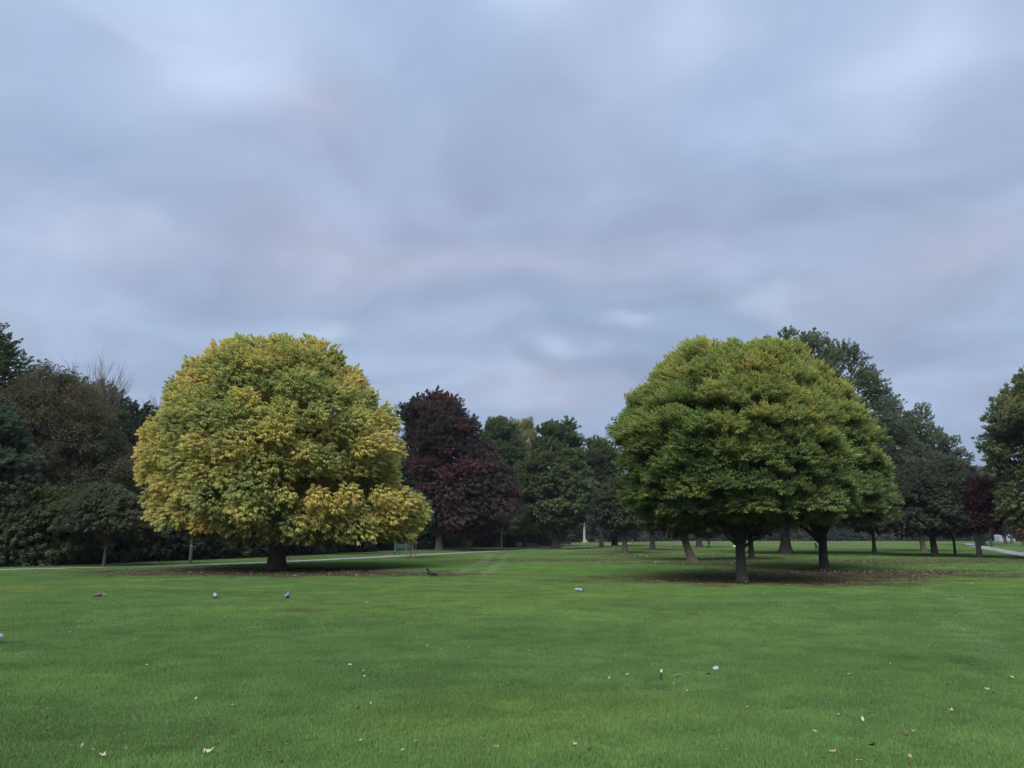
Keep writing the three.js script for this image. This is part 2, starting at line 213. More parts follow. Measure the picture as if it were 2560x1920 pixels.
// every spray grows along +z with y up, about 1 unit long
const SPRAY = {
  hanging: leafGeo((r, leaf, twig) => { twig(V(0, 0, 0), V(0, 0.02, 0.7), 0.02);
    for (let i = 0; i < 15; i++) { const t = 0.1 + 0.8 * i / 14, yaw = (i % 2 ? 1 : -1) * (0.5 + 0.9 * r()), d = dirOf(yaw, -0.25 - 0.8 * r()); leaf(V(0, 0.04 * Math.sin(t * 3), t * 0.75), d, new THREE.Vector3().crossVectors(V(0, 1, 0), d).normalize().applyAxisAngle(d, (r() - 0.5) * 1.6), 0.34 + 0.14 * r(), 0.15 + 0.06 * r()); } }, 21),
  flat: leafGeo((r, leaf, twig) => { twig(V(0, 0, 0), V(0, 0.03, 0.95), 0.012);
    for (let k = 0; k < 7; k++) { const t0 = 0.12 + 0.13 * k, sd = k % 2 ? 1 : -1, L = 0.42 * (1 - 0.55 * k / 7); const d0 = dirOf(sd * 0.85, 0.03), o = V(0, 0.02 * k / 7, t0);
      for (let i = 0; i < 4; i++) { const q = o.clone().addScaledVector(d0, L * (i + 0.4) / 4), d = dirOf(sd * (0.85 + (i % 2 ? 0.7 : -0.7)), 0.1 * (r() - 0.6)); leaf(q, d, new THREE.Vector3().crossVectors(V(0, 1, 0), d).normalize().applyAxisAngle(d, (r() - 0.5) * 0.9), 0.17 + 0.05 * r(), 0.10, 0.15); } }
    for (let i = 0; i < 5; i++) { const d = dirOf((r() - 0.5) * 1.2, 0.15 * (r() - 0.5)); leaf(V(0, 0.03, 0.6 + 0.08 * i), d, new THREE.Vector3().crossVectors(V(0, 1, 0), d).normalize(), 0.18, 0.1, 0.15); } }, 22),
  layer: leafGeo((r, leaf, twig) => { twig(V(0, 0, 0), V(0, 0.03, 0.85), 0.014);
    for (let i = 0; i < 15; i++) { const t = 0.05 + 0.9 * i / 14, yaw = (i % 2 ? 1 : -1) * (0.35 + 0.9 * r()), d = dirOf(yaw, (r() - 0.45) * 0.7); leaf(V((i % 2 ? 1 : -1) * 0.12 * r(), 0.1 * (r() - 0.5), t * 0.8), d, new THREE.Vector3().crossVectors(V(0, 1, 0), d).normalize().applyAxisAngle(d, (r() - 0.5) * 1.1), 0.25 + 0.07 * r(), 0.15 + 0.03 * r(), 0.14); } }, 27),
  broad: leafGeo((r, leaf, twig) => { twig(V(0, 0, 0), V(0, 0.05, 0.8), 0.016);
    for (let i = 0; i < 16; i++) { const t = 0.1 + 0.85 * r(), yaw = (r() - 0.5) * 4.4, d = dirOf(yaw, (r() - 0.6) * 1.3); leaf(V((r() - 0.5) * 0.3, (r() - 0.5) * 0.25, t * 0.8), d, new THREE.Vector3().crossVectors(V(0, 1, 0), d).normalize().applyAxisAngle(d, (r() - 0.5) * 1.8), 0.24 + 0.1 * r(), 0.16 + 0.05 * r(), 0.12); } }, 23),
  feather: leafGeo((r, leaf, twig) => { twig(V(0, 0, 0), V(0, 0.1, 0.95), 0.014);
    for (let i = 0; i < 12; i++) { const t = 0.2 + 0.8 * i / 11, yaw = (i % 2 ? 1 : -1) * (0.3 + 0.5 * r()), d = dirOf(yaw, 0.3 * (r() - 0.4)); leaf(V(0, 0.1 * t, t * 0.85), d, new THREE.Vector3().crossVectors(V(0, 1, 0), d).normalize().applyAxisAngle(d, (r() - 0.5) * 1.6), 0.30 + 0.1 * r(), 0.085, 0.1); } }, 24),
  needle: leafGeo((r, leaf, twig) => { twig(V(0, 0, 0), V(0, 0.02, 0.95), 0.02);
    for (let i = 0; i < 20; i++) { const t = 0.05 + 0.95 * i / 19, yaw = (i % 2 ? 1 : -1) * (0.5 + 0.4 * r()), d = dirOf(yaw, 0.5 * (r() - 0.5)); leaf(V(0, 0, t * 0.9), d, new THREE.Vector3().crossVectors(V(0, 1, 0), d).normalize(), 0.26 + 0.06 * r(), 0.055, 0.1); } }, 25),
  sparse: leafGeo((r, leaf, twig) => { for (let k = 0; k < 5; k++) { const b = dirOf((r() - 0.5) * 1.6, (r() - 0.3) * 1.0); twig(V(0, 0, 0), b.multiplyScalar(0.7 + 0.3 * r()), 0.012, [1, 0.9, 0.8]); }
    for (let i = 0; i < 7; i++) { const d = dirOf((r() - 0.5) * 3.5, (r() - 0.7) * 1.3); leaf(V((r() - 0.5) * 0.4, (r() - 0.5) * 0.4, 0.2 + 0.6 * r()), d, new THREE.Vector3().crossVectors(V(0, 1, 0), d).normalize(), 0.2, 0.13, 0.1); } }, 26),
};
const leafMat = new THREE.MeshPhysicalMaterial({ vertexColors: true, roughness: 0.95, transmission: 0.58, thickness: 0, ior: 1.35, specularIntensity: 0.4, side: THREE.DoubleSide });
const twigMat = std(1, 1, 1, 0.95, { vertexColors: true, side: THREE.DoubleSide });

function profAt(P, h) { // P runs from the top down: [height, reach to the left, reach to the right]
  if (h >= P[0][0]) return P[0]; for (let i = 0; i < P.length - 1; i++) if (h <= P[i][0] && h >= P[i + 1][0]) { const t = (P[i][0] - h) / (P[i][0] - P[i + 1][0] + 1e-6); return [h, lerp(P[i][1], P[i + 1][1], t), lerp(P[i][2], P[i + 1][2], t)]; }
  return P[P.length - 1];
}
function tube(pts, r0, r1, rad = 6, seg = 6) {
  const curve = new THREE.CatmullRomCurve3(pts), g = new THREE.TubeGeometry(curve, seg, 1, rad, false), a = g.attributes.position, len = curve.getLength(), c = V(0, 0, 0);
  for (let i = 0; i <= seg; i++) { curve.getPointAt(i / seg, c); const k = lerp(r0, r1, (i / seg) ** 0.8); for (let j = 0; j <= rad; j++) { const n = i * (rad + 1) + j; a.setXYZ(n, c.x + (a.getX(n) - c.x) * k, c.y + (a.getY(n) - c.y) * k, c.z + (a.getZ(n) - c.z) * k); g.attributes.uv.setXY(n, j / rad * Math.max(1, Math.round(r0 * 6.28 / 0.7)), i / seg * len / 0.9); } }
  g.computeVertexNormals(); return g;
}
function trunkGeo(h, r, flare, lean, seed, rad = 22, seg = 16) { // tapered, fluted, flared at the foot
  const p = [], uv = [], idx = [], nU = Math.max(1, Math.round(r * 6.28 / 0.7));
  for (let i = 0; i <= seg; i++) { const t = i / seg, y = h * t - 0.05, f = 1 - 0.22 * t + flare * Math.exp(-y / (0.75 * r + 0.12)) ;
    for (let j = 0; j <= rad; j++) { const a = j / rad * Math.PI * 2, ca = Math.cos(a), sa = Math.sin(a), n = fbm(ca * 1.6 + seed, y * 0.45, sa * 1.6 + seed, 3) - 0.5, flute = Math.exp(-y / (0.8 * r + 0.2)) * flare * 0.4 * Math.cos(a * 5 + seed);
      const R = r * (f + n * 0.28 + flute); p.push(ca * R + lean[0] * t * h + 0.12 * r * Math.sin(t * 4 + seed), y, sa * R + lean[1] * t * h); uv.push(j / rad * nU, y / 0.9); } }
  for (let i = 0; i < seg; i++) for (let j = 0; j < rad; j++) { const a = i * (rad + 1) + j; idx.push(a, a + rad + 1, a + 1, a + 1, a + rad + 1, a + rad + 2); }
  const g = new THREE.BufferGeometry(); g.setAttribute('position', new THREE.Float32BufferAttribute(p, 3)); g.setAttribute('uv', new THREE.Float32BufferAttribute(uv, 2)); g.setIndex(idx); g.computeVertexNormals(); return g;
}
// o: pos, prof, trunk {h, r, flare, lean, bark}, boughs, bough (size m), sprays, spray kind, size (spray length m), flat, up (how sprays tilt), inner, depth, colour(p, n, rnd) -> rgb
function tree(name, label, o) {
  const r = rng(o.seed), t = thing(name, label, o.category ?? 'tree', [o.pos[0], 0, o.pos[1]], 0, o.group);
  const P = o.prof, depth = o.depth ?? 1, lobes = o.lobes ?? 0.22, seg = []; let tot = 0;
  for (let i = 0; i < P.length - 1; i++) { const a = (P[i][1] + P[i][2]) / 2, b = (P[i + 1][1] + P[i + 1][2]) / 2, w = (a + b) / 2 * Math.hypot(b - a, P[i][0] - P[i + 1][0]); tot += w; seg.push([tot, i]); }
  const last = P[P.length - 1], lowW = ((last[1] + last[2]) / 2) ** 2 * 0.3; tot += lowW; seg.push([tot, -1]);
  const point = (f) => { // a point of the crown, f of the way out
    const q = r() * tot, s = seg.find((e) => q <= e[0]) ?? seg[0]; let h, ph = r() * Math.PI * 2, k = f;
    if (s[1] < 0) { h = last[0]; k = f * Math.sqrt(r()); } else h = lerp(P[s[1]][0], P[s[1] + 1][0], r());
    const [, L, R] = profAt(P, h), hw = Math.max(0.15, (L + R) / 2), cx = (R - L) / 2, ln = 1 + lobes * (fbm(Math.cos(ph) * 1.7 + o.seed, h / P[0][0] * 5, Math.sin(ph) * 1.7, 3) - 0.55);
    const midH = lerp(last[0], P[0][0], 0.4), hh = lerp(midH, h, 0.35 + 0.65 * f);
    return { c: V(cx + hw * k * ln * Math.cos(ph), hh, hw * depth * k * ln * Math.sin(ph)), n: V(hw * Math.cos(ph), (h - midH) * 0.9, hw * depth * Math.sin(ph)).normalize(), h };
  };
  const boughs = [], inner = o.inner ?? 0.3;
  for (let i = 0; i < o.boughs; i++) { // best of five keeps boughs apart
    let best, bd = -1; const f = i < o.boughs * inner ? 0.3 + 0.45 * r() : 0.86 + 0.14 * r();
    for (let k = 0; k < 5; k++) { const b = point(f); let d = 1e9; for (const e of boughs) d = Math.min(d, e.c.distanceToSquared(b.c)); if (d > bd) { bd = d; best = b; } }
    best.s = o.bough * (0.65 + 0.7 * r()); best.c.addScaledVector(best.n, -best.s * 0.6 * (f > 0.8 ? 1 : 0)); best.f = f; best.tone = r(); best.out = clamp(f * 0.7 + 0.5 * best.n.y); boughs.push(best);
  }
  const T = o.trunk, lean = T?.lean ?? [0, 0];
  if (T) {
    part('trunk', trunkGeo(T.h, T.r, T.flare ?? 0.5, lean, o.seed % 17), T.bark ?? BARK.grey, t);
    const limbs = [], nl = o.limbs ?? Math.min(46, boughs.length), r0 = T.r;
    for (let i = 0; i < nl; i++) { const b = boughs[Math.floor(i * boughs.length / nl)], u = (T.fork ?? 0.75) + (0.98 - (T.fork ?? 0.75)) * r(), y = T.h * u, s = V(lean[0] * y, y - 0.1, lean[1] * y), up = Math.max(0.2, b.c.y - y);
      const m1 = V(lerp(s.x, b.c.x, 0.28), y + up * (b.c.y > y + 1 ? 0.45 : 0.25), lerp(s.z, b.c.z, 0.28)), m2 = V(lerp(s.x, b.c.x, 0.65) + (r() - 0.5) * 0.3, y + up * 0.82 + (b.c.y < y ? b.c.y - y : 0) * 0.3, lerp(s.z, b.c.z, 0.65) + (r() - 0.5) * 0.3);
      limbs.push(tube([s, m1, m2, b.c.clone()], r0 * (0.22 + 0.33 * r() * (i % 5 ? 0.6 : 1.2)), 0.012 + r0 * 0.03, 6, 7)); }
    if (T.leader !== false) limbs.push(tube([V(lean[0] * T.h * 0.95, T.h * 0.93, lean[1] * T.h * 0.95), V(lean[0] * T.h, lerp(T.h, P[0][0], 0.35), 0), V((P[0][2] - P[0][1]) / 2, P[0][0] * 0.93, 0)], r0 * 0.72, 0.02, 8, 9));
    if (limbs.length) part('limbs', mergeGeometries(limbs), T.bark ?? BARK.grey, t);
  }
  const N = o.sprays, geo = SPRAY[o.spray], m = new THREE.InstancedMesh(geo, leafMat, N), M = new THREE.Matrix4(), col = new THREE.Color(), X = V(0, 0, 0), Y = V(0, 0, 0), Z = V(0, 0, 0), q = V(0, 0, 0);
  let acc = 0; const cum = boughs.map((b) => acc += b.s ** 2.2 * (b.f > 0.8 ? 1 : 0.8));
  for (let i = 0; i < N; i++) {
    const w = r() * acc; let lo = 0, hi = cum.length - 1; while (lo < hi) { const md = (lo + hi) >> 1; if (cum[md] < w) lo = md + 1; else hi = md; }
    const b = boughs[lo], th = r() * 6.283, cz = (o.dome ? lerp(o.dome === true ? -0.35 : o.dome, 1, r()) : r() * 2 - 1), sr = Math.sqrt(1 - cz * cz), rad = b.s * (0.35 + 0.65 * r() ** 0.6);
    q.set(Math.cos(th) * sr * rad, cz * rad * (o.flat ?? 0.75), Math.sin(th) * sr * rad);
    Z.copy(q).multiplyScalar(0.9 / b.s).addScaledVector(b.n, 0.75).add(X.set((r() - 0.5) * (o.loose ?? 0.7), (o.up ?? 0) + (r() - 0.5) * (o.loose ?? 0.5), (r() - 0.5) * (o.loose ?? 0.7))).normalize();
    Y.set((r() - 0.5) * (o.loose ?? 0.7), 1, (r() - 0.5) * (o.loose ?? 0.7)); X.crossVectors(Y, Z).normalize(); Y.crossVectors(Z, X).normalize();
    const s = o.size * (0.7 + 0.6 * r()); q.add(b.c).addScaledVector(Z, -s * 0.3).addScaledVector(b.n, b.f > 0.8 ? b.s * (o.ragged ?? 0.35) * r() ** 5 : 0); if (q.y < (o.floor ?? 0.15)) q.y = (o.floor ?? 0.15) + 0.3 * r();
    M.makeBasis(X, Y, Z).scale(V(s, s, s)).setPosition(q); m.setMatrixAt(i, M);
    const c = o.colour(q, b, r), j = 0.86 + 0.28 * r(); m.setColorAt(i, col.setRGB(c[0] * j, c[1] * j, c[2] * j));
  }
  m.name = o.crownName ?? 'crown'; m.userData.kind = 'stuff'; m.castShadow = m.receiveShadow = true; t.add(m); return t;
}
// colour recipes: patches of leaf colour that belong to the tree, chosen by bough and by fine noise
const two = (a, b, k = 0.5, f = 0.5, spread = 0.25) => (q, bo, r) => mix3(a, b, sstep(k - spread, k + spread, fbm(q.x * f + a[0] * 90, q.y * f, q.z * f + 3, 3) * 0.7 + bo.tone * 0.3 + (r() - 0.5) * 0.12));
const GOLD = [[-2.2, 11.0, 1.5], [-0.4, 9.6, 1.0], [2.8, 9.6, 1.2], [5.6, 6.6, 1.5], [6.4, 3.0, 1.4], [-6.0, 5.2, 1.1], [1.8, 6.4, 1.0], [-4.2, 7.8, 1.1]], gold = (q) => { let g = 0; for (const [x, y, w] of GOLD) g += 0.13 * Math.exp(-((q.x - x) ** 2 + (q.y - y) ** 2) / w / w); return g; }; // branches that turned first
const C = {
  ash: (q, b, r) => { const n = fbm(q.x * 0.75 + 3, q.y * 0.75, q.z * 0.75, 3) * 0.62 + b.tone * 0.30 + (r() - 0.5) * 0.22 + 0.05 + gold(q); let c = mix3([0.32, 0.37, 0.115], [0.58, 0.545, 0.165], sstep(0.34, 0.60, n)); c = mix3(c, [0.68, 0.55, 0.17], sstep(0.60, 0.74, n)); return r() < 0.012 ? [0.28, 0.20, 0.09] : c; },
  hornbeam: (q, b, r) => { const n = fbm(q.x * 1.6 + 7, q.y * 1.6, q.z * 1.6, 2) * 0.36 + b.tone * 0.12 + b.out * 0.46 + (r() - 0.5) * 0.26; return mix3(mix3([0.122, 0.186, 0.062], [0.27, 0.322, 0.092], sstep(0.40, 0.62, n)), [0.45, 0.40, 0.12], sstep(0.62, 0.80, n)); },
  oak: two([0.055, 0.088, 0.034], [0.095, 0.130, 0.048]), grey: two([0.092, 0.132, 0.078], [0.150, 0.185, 0.105]), teal: two([0.060, 0.098, 0.060], [0.100, 0.142, 0.080]), blue: two([0.064, 0.092, 0.085], [0.105, 0.132, 0.120]),
  green: two([0.075, 0.125, 0.045], [0.130, 0.175, 0.058]), dark: two([0.032, 0.052, 0.032], [0.062, 0.085, 0.046]), yellowish: two([0.22, 0.24, 0.10], [0.33, 0.32, 0.14]), rust: two([0.082, 0.094, 0.054], [0.150, 0.122, 0.074], 0.58),
  crimson: (q, b, r) => { const n = fbm(q.x * 0.33 + 1, q.y * 0.33, q.z * 0.33, 3) * 0.6 + b.tone * 0.4; return mix3([0.050, 0.048, 0.038], mix3([0.088, 0.040, 0.047], [0.145, 0.050, 0.058], r()), sstep(0.36, 0.56, n + (r() - 0.5) * 0.16)); },
  maroon: two([0.055, 0.026, 0.036], [0.105, 0.036, 0.050]), orange: two([0.16, 0.13, 0.055], [0.26, 0.16, 0.06]), olive: two([0.084, 0.104, 0.052], [0.122, 0.138, 0.070]), edge: two([0.105, 0.160, 0.065], [0.22, 0.245, 0.090], 0.52),
};

// the two big trees on the lawn
const ash = tree('ash_tree', 'broad domed yellow and green autumn tree standing alone by the path', { seed: 101, pos: [-11.7, -39.26], category: 'tree',
  prof: [[12.0, 0.5, 0.8], [11.5, 2.9, 2.1], [10.5, 4.6, 3.3], [9.5, 5.5, 4.3], [8.56, 6.1, 5.1], [7.52, 6.6, 5.9], [6.48, 7.0, 6.2], [5.45, 7.1, 6.4], [4.43, 6.95, 6.5], [3.43, 6.5, 6.8], [2.6, 6.0, 6.9], [2.0, 5.0, 6.8], [1.5, 3.0, 6.6]],
  trunk: { h: 2.9, r: 0.43, flare: 0.28, bark: BARK.brown, fork: 0.7 }, boughs: 420, bough: 0.82, sprays: 74000, spray: 'hanging', size: 0.315, flat: 0.95, up: -0.25, dome: -0.75, ragged: 0.3, inner: 0.34, lobes: 0.32, colour: C.ash, limbs: 70, floor: 1.4 });
{ const b = part('branch', tube([V(-0.1, 2.05, 0.2), V(-1.6, 1.9, 0.9), V(-3.2, 1.72, 1.1), V(-4.2, 1.62, 1.0), V(-4.7, 1.95, 0.9)], 0.085, 0.02, 7, 14), BARK.brown, ash); b.userData.label = 'long bare low branch reaching left from the trunk'; }
tree('hornbeam_tree', 'dense round green hornbeam with yellowing top, nearest tree on the right', { seed: 202, pos: [8.48, -29.09],
  prof: [[9.0, 1.1, 1.2], [8.8, 1.9, 1.8], [8.25, 2.65, 2.5], [7.2, 3.5, 3.1], [6.22, 4.2, 3.5], [5.4, 4.5, 3.75], [3.82, 4.4, 3.9], [2.95, 4.1, 3.95], [2.3, 3.7, 3.8], [1.95, 3.0, 3.1]],
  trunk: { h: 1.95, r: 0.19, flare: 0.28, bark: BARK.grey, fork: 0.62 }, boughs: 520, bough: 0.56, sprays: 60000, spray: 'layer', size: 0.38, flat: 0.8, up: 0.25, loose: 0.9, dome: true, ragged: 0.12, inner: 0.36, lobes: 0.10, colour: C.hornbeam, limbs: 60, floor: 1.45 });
tree('hornbeam_tree', 'second green hornbeam on a dark forked trunk, right behind the nearest one', { seed: 203, pos: [15.56, -39.26],
  prof: [[11.8, 2.4, -1.0], [11.34, 3.8, -0.5], [10.52, 4.2, 0.1], [9.41, 4.5, 1.3], [8.42, 4.75, 2.1], [7.22, 4.8, 2.6], [5.55, 4.9, 2.9], [3.91, 5.0, 3.35], [2.75, 5.0, 3.4], [2.2, 4.4, 2.9]],
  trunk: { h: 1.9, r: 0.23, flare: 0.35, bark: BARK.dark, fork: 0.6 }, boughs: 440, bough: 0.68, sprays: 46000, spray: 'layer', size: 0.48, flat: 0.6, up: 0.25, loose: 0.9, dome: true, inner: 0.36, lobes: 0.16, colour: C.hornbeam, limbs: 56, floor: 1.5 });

// trees behind, right half
tree('lime_tree', 'tall grey-green tree with airy feathery crown on a thick flared trunk behind the hornbeams', { seed: 301, pos: [24.83, -71.29], depth: 0.8,
  prof: [[21.5, -1.4, 2.7], [20.08, 1.1, 6.3], [17.33, 3.2, 9.2], [14.25, 5.2, 10.4], [11.21, 6.1, 12], [8.22, 5.9, 12.5], [4.92, 5.7, 11], [2.6, 4.4, 8]], trunk: { h: 5, r: 0.42, flare: 1.0, bark: BARK.dark }, boughs: 330, bough: 1.1, sprays: 22000, spray: 'broad', size: 0.6, flat: 0.75, up: 0.15, inner: 0.35, lobes: 0.4, colour: C.grey, floor: 2 });
tree('lime_tree', 'sparse grey-green tree with see-through top on a leaning pale trunk, right of centre background', { seed: 302, pos: [44.22, -84.36], depth: 0.9,
  prof: [[16.3, 0.1, 1.3], [13.86, 3.4, 3.2], [10.75, 4.2, 5.1], [7.69, 4.0, 5.6], [4.24, 3.9, 4.8], [2.53, 2.8, 3.3]], trunk: { h: 4, r: 0.28, flare: 0.3, lean: [-0.12, 0], bark: BARK.pale }, boughs: 130, bough: 0.9, sprays: 7000, spray: 'broad', size: 0.65, flat: 0.75, up: 0.15, lobes: 0.5, colour: C.grey, floor: 1.8 });
tree('park_tree', 'low wide dark green dome-shaped tree with stout black trunk on the right', { seed: 303, pos: [34.49, -64.19],
  prof: [[8.2, 1.0, 2.3], [6.9, 2.8, 3.5], [5.24, 3.8, 4.0], [3.61, 4.1, 4.3], [2.4, 3.9, 3.6], [1.9, 2.4, 2.9]], trunk: { h: 2.3, r: 0.26, flare: 0.4, bark: BARK.dark, fork: 0.6 }, boughs: 190, bough: 0.8, sprays: 10500, spray: 'broad', size: 0.55, flat: 0.6, up: 0.1, lobes: 0.3, colour: two([0.070, 0.095, 0.060], [0.110, 0.130, 0.082]), floor: 1.5 });
tree('purple_tree', 'small dark maroon-leaved tree with black trunk near the right edge', { seed: 304, pos: [36.01, -60.58],
  prof: [[6.2, -0.2, 1.3], [5.3, 0.5, 2.3], [4.2, 0.8, 2.5], [3.2, 0.8, 2.4], [2.2, 0.5, 1.7]], trunk: { h: 2.4, r: 0.2, flare: 0.3, bark: BARK.dark, fork: 0.6 }, boughs: 80, bough: 0.6, sprays: 4200, spray: 'broad', size: 0.55, flat: 0.7, colour: C.maroon, floor: 1.6 });
tree('edge_tree', 'large green and yellow-green tree cut by the right edge of the view', { seed: 305, pos: [37.2, -53.4],
  prof: [[15.4, -1.2, 4.5], [13.5, 0.5, 7], [11.2, 2.3, 8], [9.5, 3.4, 8], [7.5, 3.9, 7.6], [5.5, 3.1, 7.2], [3.3, 3.0, 6.8], [2.2, 2.4, 5.3]], trunk: { h: 3.4, r: 0.33, flare: 0.4, bark: BARK.pale }, boughs: 170, bough: 1.1, sprays: 9500, spray: 'broad', size: 0.8, lobes: 0.6, colour: C.edge, floor: 1.7 });

// slender trees of the grove whose crowns hide behind the hornbeams
const grove = [
  ['slim straight grove tree with grey trunk, leftmost of the grove beyond the lawn', [10.95, -76.36], 0.24, [0.0, 0], BARK.grey, 7.5, 3.0],
  ['dark-trunked grove tree with flared foot, second from the left in the grove', [16.89, -94.25], 0.30, [0, 0], BARK.dark, 9, 4.0],
  ['grove tree whose pale grey trunk leans strongly to the left', [12.09, -52.67], 0.27, [-0.30, 0], BARK.pale, 6, 3.0],
  ['distant dark grove tree standing just left of the walking person', [28.34, -118.6], 0.42, [0, 0], BARK.dark, 11, 5],
  ['thin dark grove tree half hidden by the nearest hornbeam trunk', [16.88, -55.38], 0.19, [-0.03, 0], BARK.dark, 6, 2.6],
  ['thin brown grove tree right of the second hornbeam trunk', [36.09, -78.21], 0.19, [-0.02, 0], BARK.brown, 7, 2.6],
  ['thin green-stemmed sapling between the dome tree and the maroon tree', [39.29, -69.74], 0.12, [0, 0], BARK.grey, 5.2, 1.7],
];
grove.forEach(([label, pos, rr, lean, bark, h, R], i) => tree('grove_tree', label, { seed: 330 + i, pos, prof: [[h, 0.4, 0.4], [h * 0.85, R * 0.7, R * 0.7], [h * 0.6, R, R], [h * 0.42, R * 0.9, R * 0.9], [Math.max(2.1, h * 0.34), R * 0.6, R * 0.6]].map(([y, a, b]) => [y, a - lean[0] * y, b + lean[0] * y]),
  trunk: { h: Math.max(2.4, h * 0.4), r: rr, flare: i === 6 ? 0.1 : 0.5, lean, bark }, boughs: 60, bough: 0.8, sprays: 2600, spray: 'broad', size: 0.75, colour: [C.oak, C.teal, C.green, C.oak, C.dark, C.teal, C.olive][i], floor: 1.7, limbs: 20 }));

// middle background
tree('red_maple', 'big dark crimson-leaved tree between the yellow tree and the green trees', { seed: 401, pos: [-8.48, -91.56],
  prof: [[18.8, 2.0, 0.3], [17.35, 4.0, 2.6], [14.91, 4.4, 4.6], [12.01, 3.6, 5.6], [9.15, 3.0, 8.3], [5.86, 2.9, 9.2], [3.4, 2.0, 8.6], [2.4, 1, 7]], trunk: { h: 4.5, r: 0.42, flare: 0.3, bark: BARK.grey }, boughs: 170, bough: 1.35, sprays: 11000, spray: 'broad', size: 1.0, lobes: 0.55, colour: C.crimson, floor: 2 });
tree('background_tree', 'rounded mid-green tree rising just right behind the crimson tree', { seed: 402, pos: [-2, -112], prof: [[18.9, 1.2, 1.1], [17, 2.4, 3.2], [13.75, 2.9, 3.8], [9.7, 3, 3.8], [2.3, 2.2, 3.1]], trunk: { h: 4, r: 0.35, bark: BARK.dark }, boughs: 100, bough: 1.2, sprays: 5500, spray: 'broad', size: 1.0, lobes: 0.4, colour: C.green });
tree('background_tree', 'pale yellow-green treetop showing between two darker green trees', { seed: 403, pos: [1.96, -120], prof: [[19.5, 0.7, 0.9], [17.5, 2, 2.1], [14, 2.4, 2.5], [2.3, 2, 1.8]], trunk: { h: 4, r: 0.3, bark: BARK.dark }, boughs: 70, bough: 1.1, sprays: 3800, spray: 'feather', size: 1.1, lobes: 0.3, up: 0.4, colour: C.yellowish });
tree('background_tree', 'tall green tree with flared dark trunk in the middle of the background', { seed: 404, pos: [5.68, -103.34], prof: [[17.5, 0.2, 1.9], [16.6, 1.9, 3.2], [13.9, 2.7, 3.7], [11.2, 4.6, 4.5], [8, 4.9, 5.5], [4.83, 4.6, 4.9], [3.5, 3.8, 3.6], [2.4, 2.4, 1.9]], trunk: { h: 3.8, r: 0.42, flare: 0.9, bark: BARK.dark }, boughs: 150, bough: 1.15, sprays: 8500, spray: 'broad', size: 0.95, flat: 0.55, lobes: 0.5, colour: C.green, floor: 1.8 });
tree('background_tree', 'dark green treetop right of the middle, against the sky beside the hornbeam', { seed: 405, pos: [13.2, -116], prof: [[16.4, 0.9, 1], [14.1, 2.2, 2.8], [10.5, 2.5, 3.3], [6.4, 2.4, 3.1], [5.2, 1.6, 2.2]], trunk: { h: 5, r: 0.3, bark: BARK.dark }, boughs: 80, bough: 1.1, sprays: 4500, spray: 'broad', size: 1.0, lobes: 0.5, colour: C.oak, floor: 4.6 });
tree('blue_conifer', 'blue-grey conifer with layered boughs and dark trunk left of the hornbeam', { seed: 406, pos: [18.23, -139.17], prof: [[12.7, 0.9, 1.3], [9.5, 2.4, 3.3], [6, 3.9, 4.7], [3.2, 4.7, 5.3], [2, 3.3, 3.8]], trunk: { h: 3.2, r: 0.5, flare: 0.4, bark: BARK.dark }, boughs: 120, bough: 1.2, sprays: 6500, spray: 'needle', size: 1.2, flat: 0.4, up: 0.0, colour: C.blue, floor: 1.4 });

// left woodland beyond the path
tree('oak_tree', 'tall dark green oak at the left edge, highest of the left woodland', { seed: 501, pos: [-34.78, -50], prof: [[18.2, 4.4, -1.2], [16.6, 6, -0.4], [15.6, 6.7, 0.5], [14.2, 7.2, 1.7], [12.1, 7.2, 2.7], [10.5, 7, 3.2], [7.8, 6.5, 2.8], [2.7, 5.7, 2.9]], trunk: { h: 5, r: 0.5, bark: BARK.dark }, boughs: 170, bough: 1.15, sprays: 8000, spray: 'broad', size: 0.62, lobes: 0.55, colour: C.oak });
tree('willow_tree', 'blue-green soft-leaved tree at the left edge under the tall oak', { seed: 502, pos: [-28.79, -43], prof: [[9.2, 1.9, -0.3], [8.1, 3.3, 0.7], [6.5, 3.5, 1.8], [4.7, 3.3, 2.2], [2.7, 2.8, 2], [1.7, 2, 1.7]], trunk: { h: 2.5, r: 0.25, bark: BARK.dark }, boughs: 120, bough: 0.75, sprays: 7000, spray: 'broad', size: 0.5, up: -0.1, colour: C.teal, floor: 0.8 });
tree('rust_tree', 'thinning brown and rust-leaved tree in the left woodland', { seed: 503, pos: [-28.3, -50], prof: [[12.9, 3.1, -1.4], [12.1, 4.1, -0.4], [10.5, 4.8, 0.9], [8.3, 4.8, 2.4], [6.2, 4.5, 4], [4.2, 3.4, 4], [2.6, 2.4, 3.2]], trunk: { h: 3.5, r: 0.3, bark: BARK.dark }, boughs: 150, bough: 0.95, sprays: 7000, spray: 'sparse', size: 0.75, lobes: 0.5, colour: C.rust, floor: 1 });
tree('oak_tree', 'dark green oak top showing behind the rust-leaved tree', { seed: 504, pos: [-32.62, -62], prof: [[14.4, 3.6, -1], [13.4, 4, 0.4], [12.2, 4.1, 0.9], [9.3, 3.7, 1.8], [2.9, 2.7, 2.4]], trunk: { h: 4, r: 0.35, bark: BARK.dark }, boughs: 90, bough: 1.0, sprays: 5000, spray: 'broad', size: 0.7, lobes: 0.6, colour: C.oak });
tree('ivy_tree', 'narrow dark ivy-clad tree left of the yellow tree', { seed: 505, pos: [-27.9, -60], prof: [[12.2, 1.7, -0.8], [11, 1.9, -0.2], [7.5, 1.9, 0.5], [2.3, 1.5, 1.2]], trunk: { h: 4, r: 0.3, bark: BARK.dark }, boughs: 60, bough: 0.8, sprays: 3600, spray: 'broad', size: 0.6, colour: C.dark });
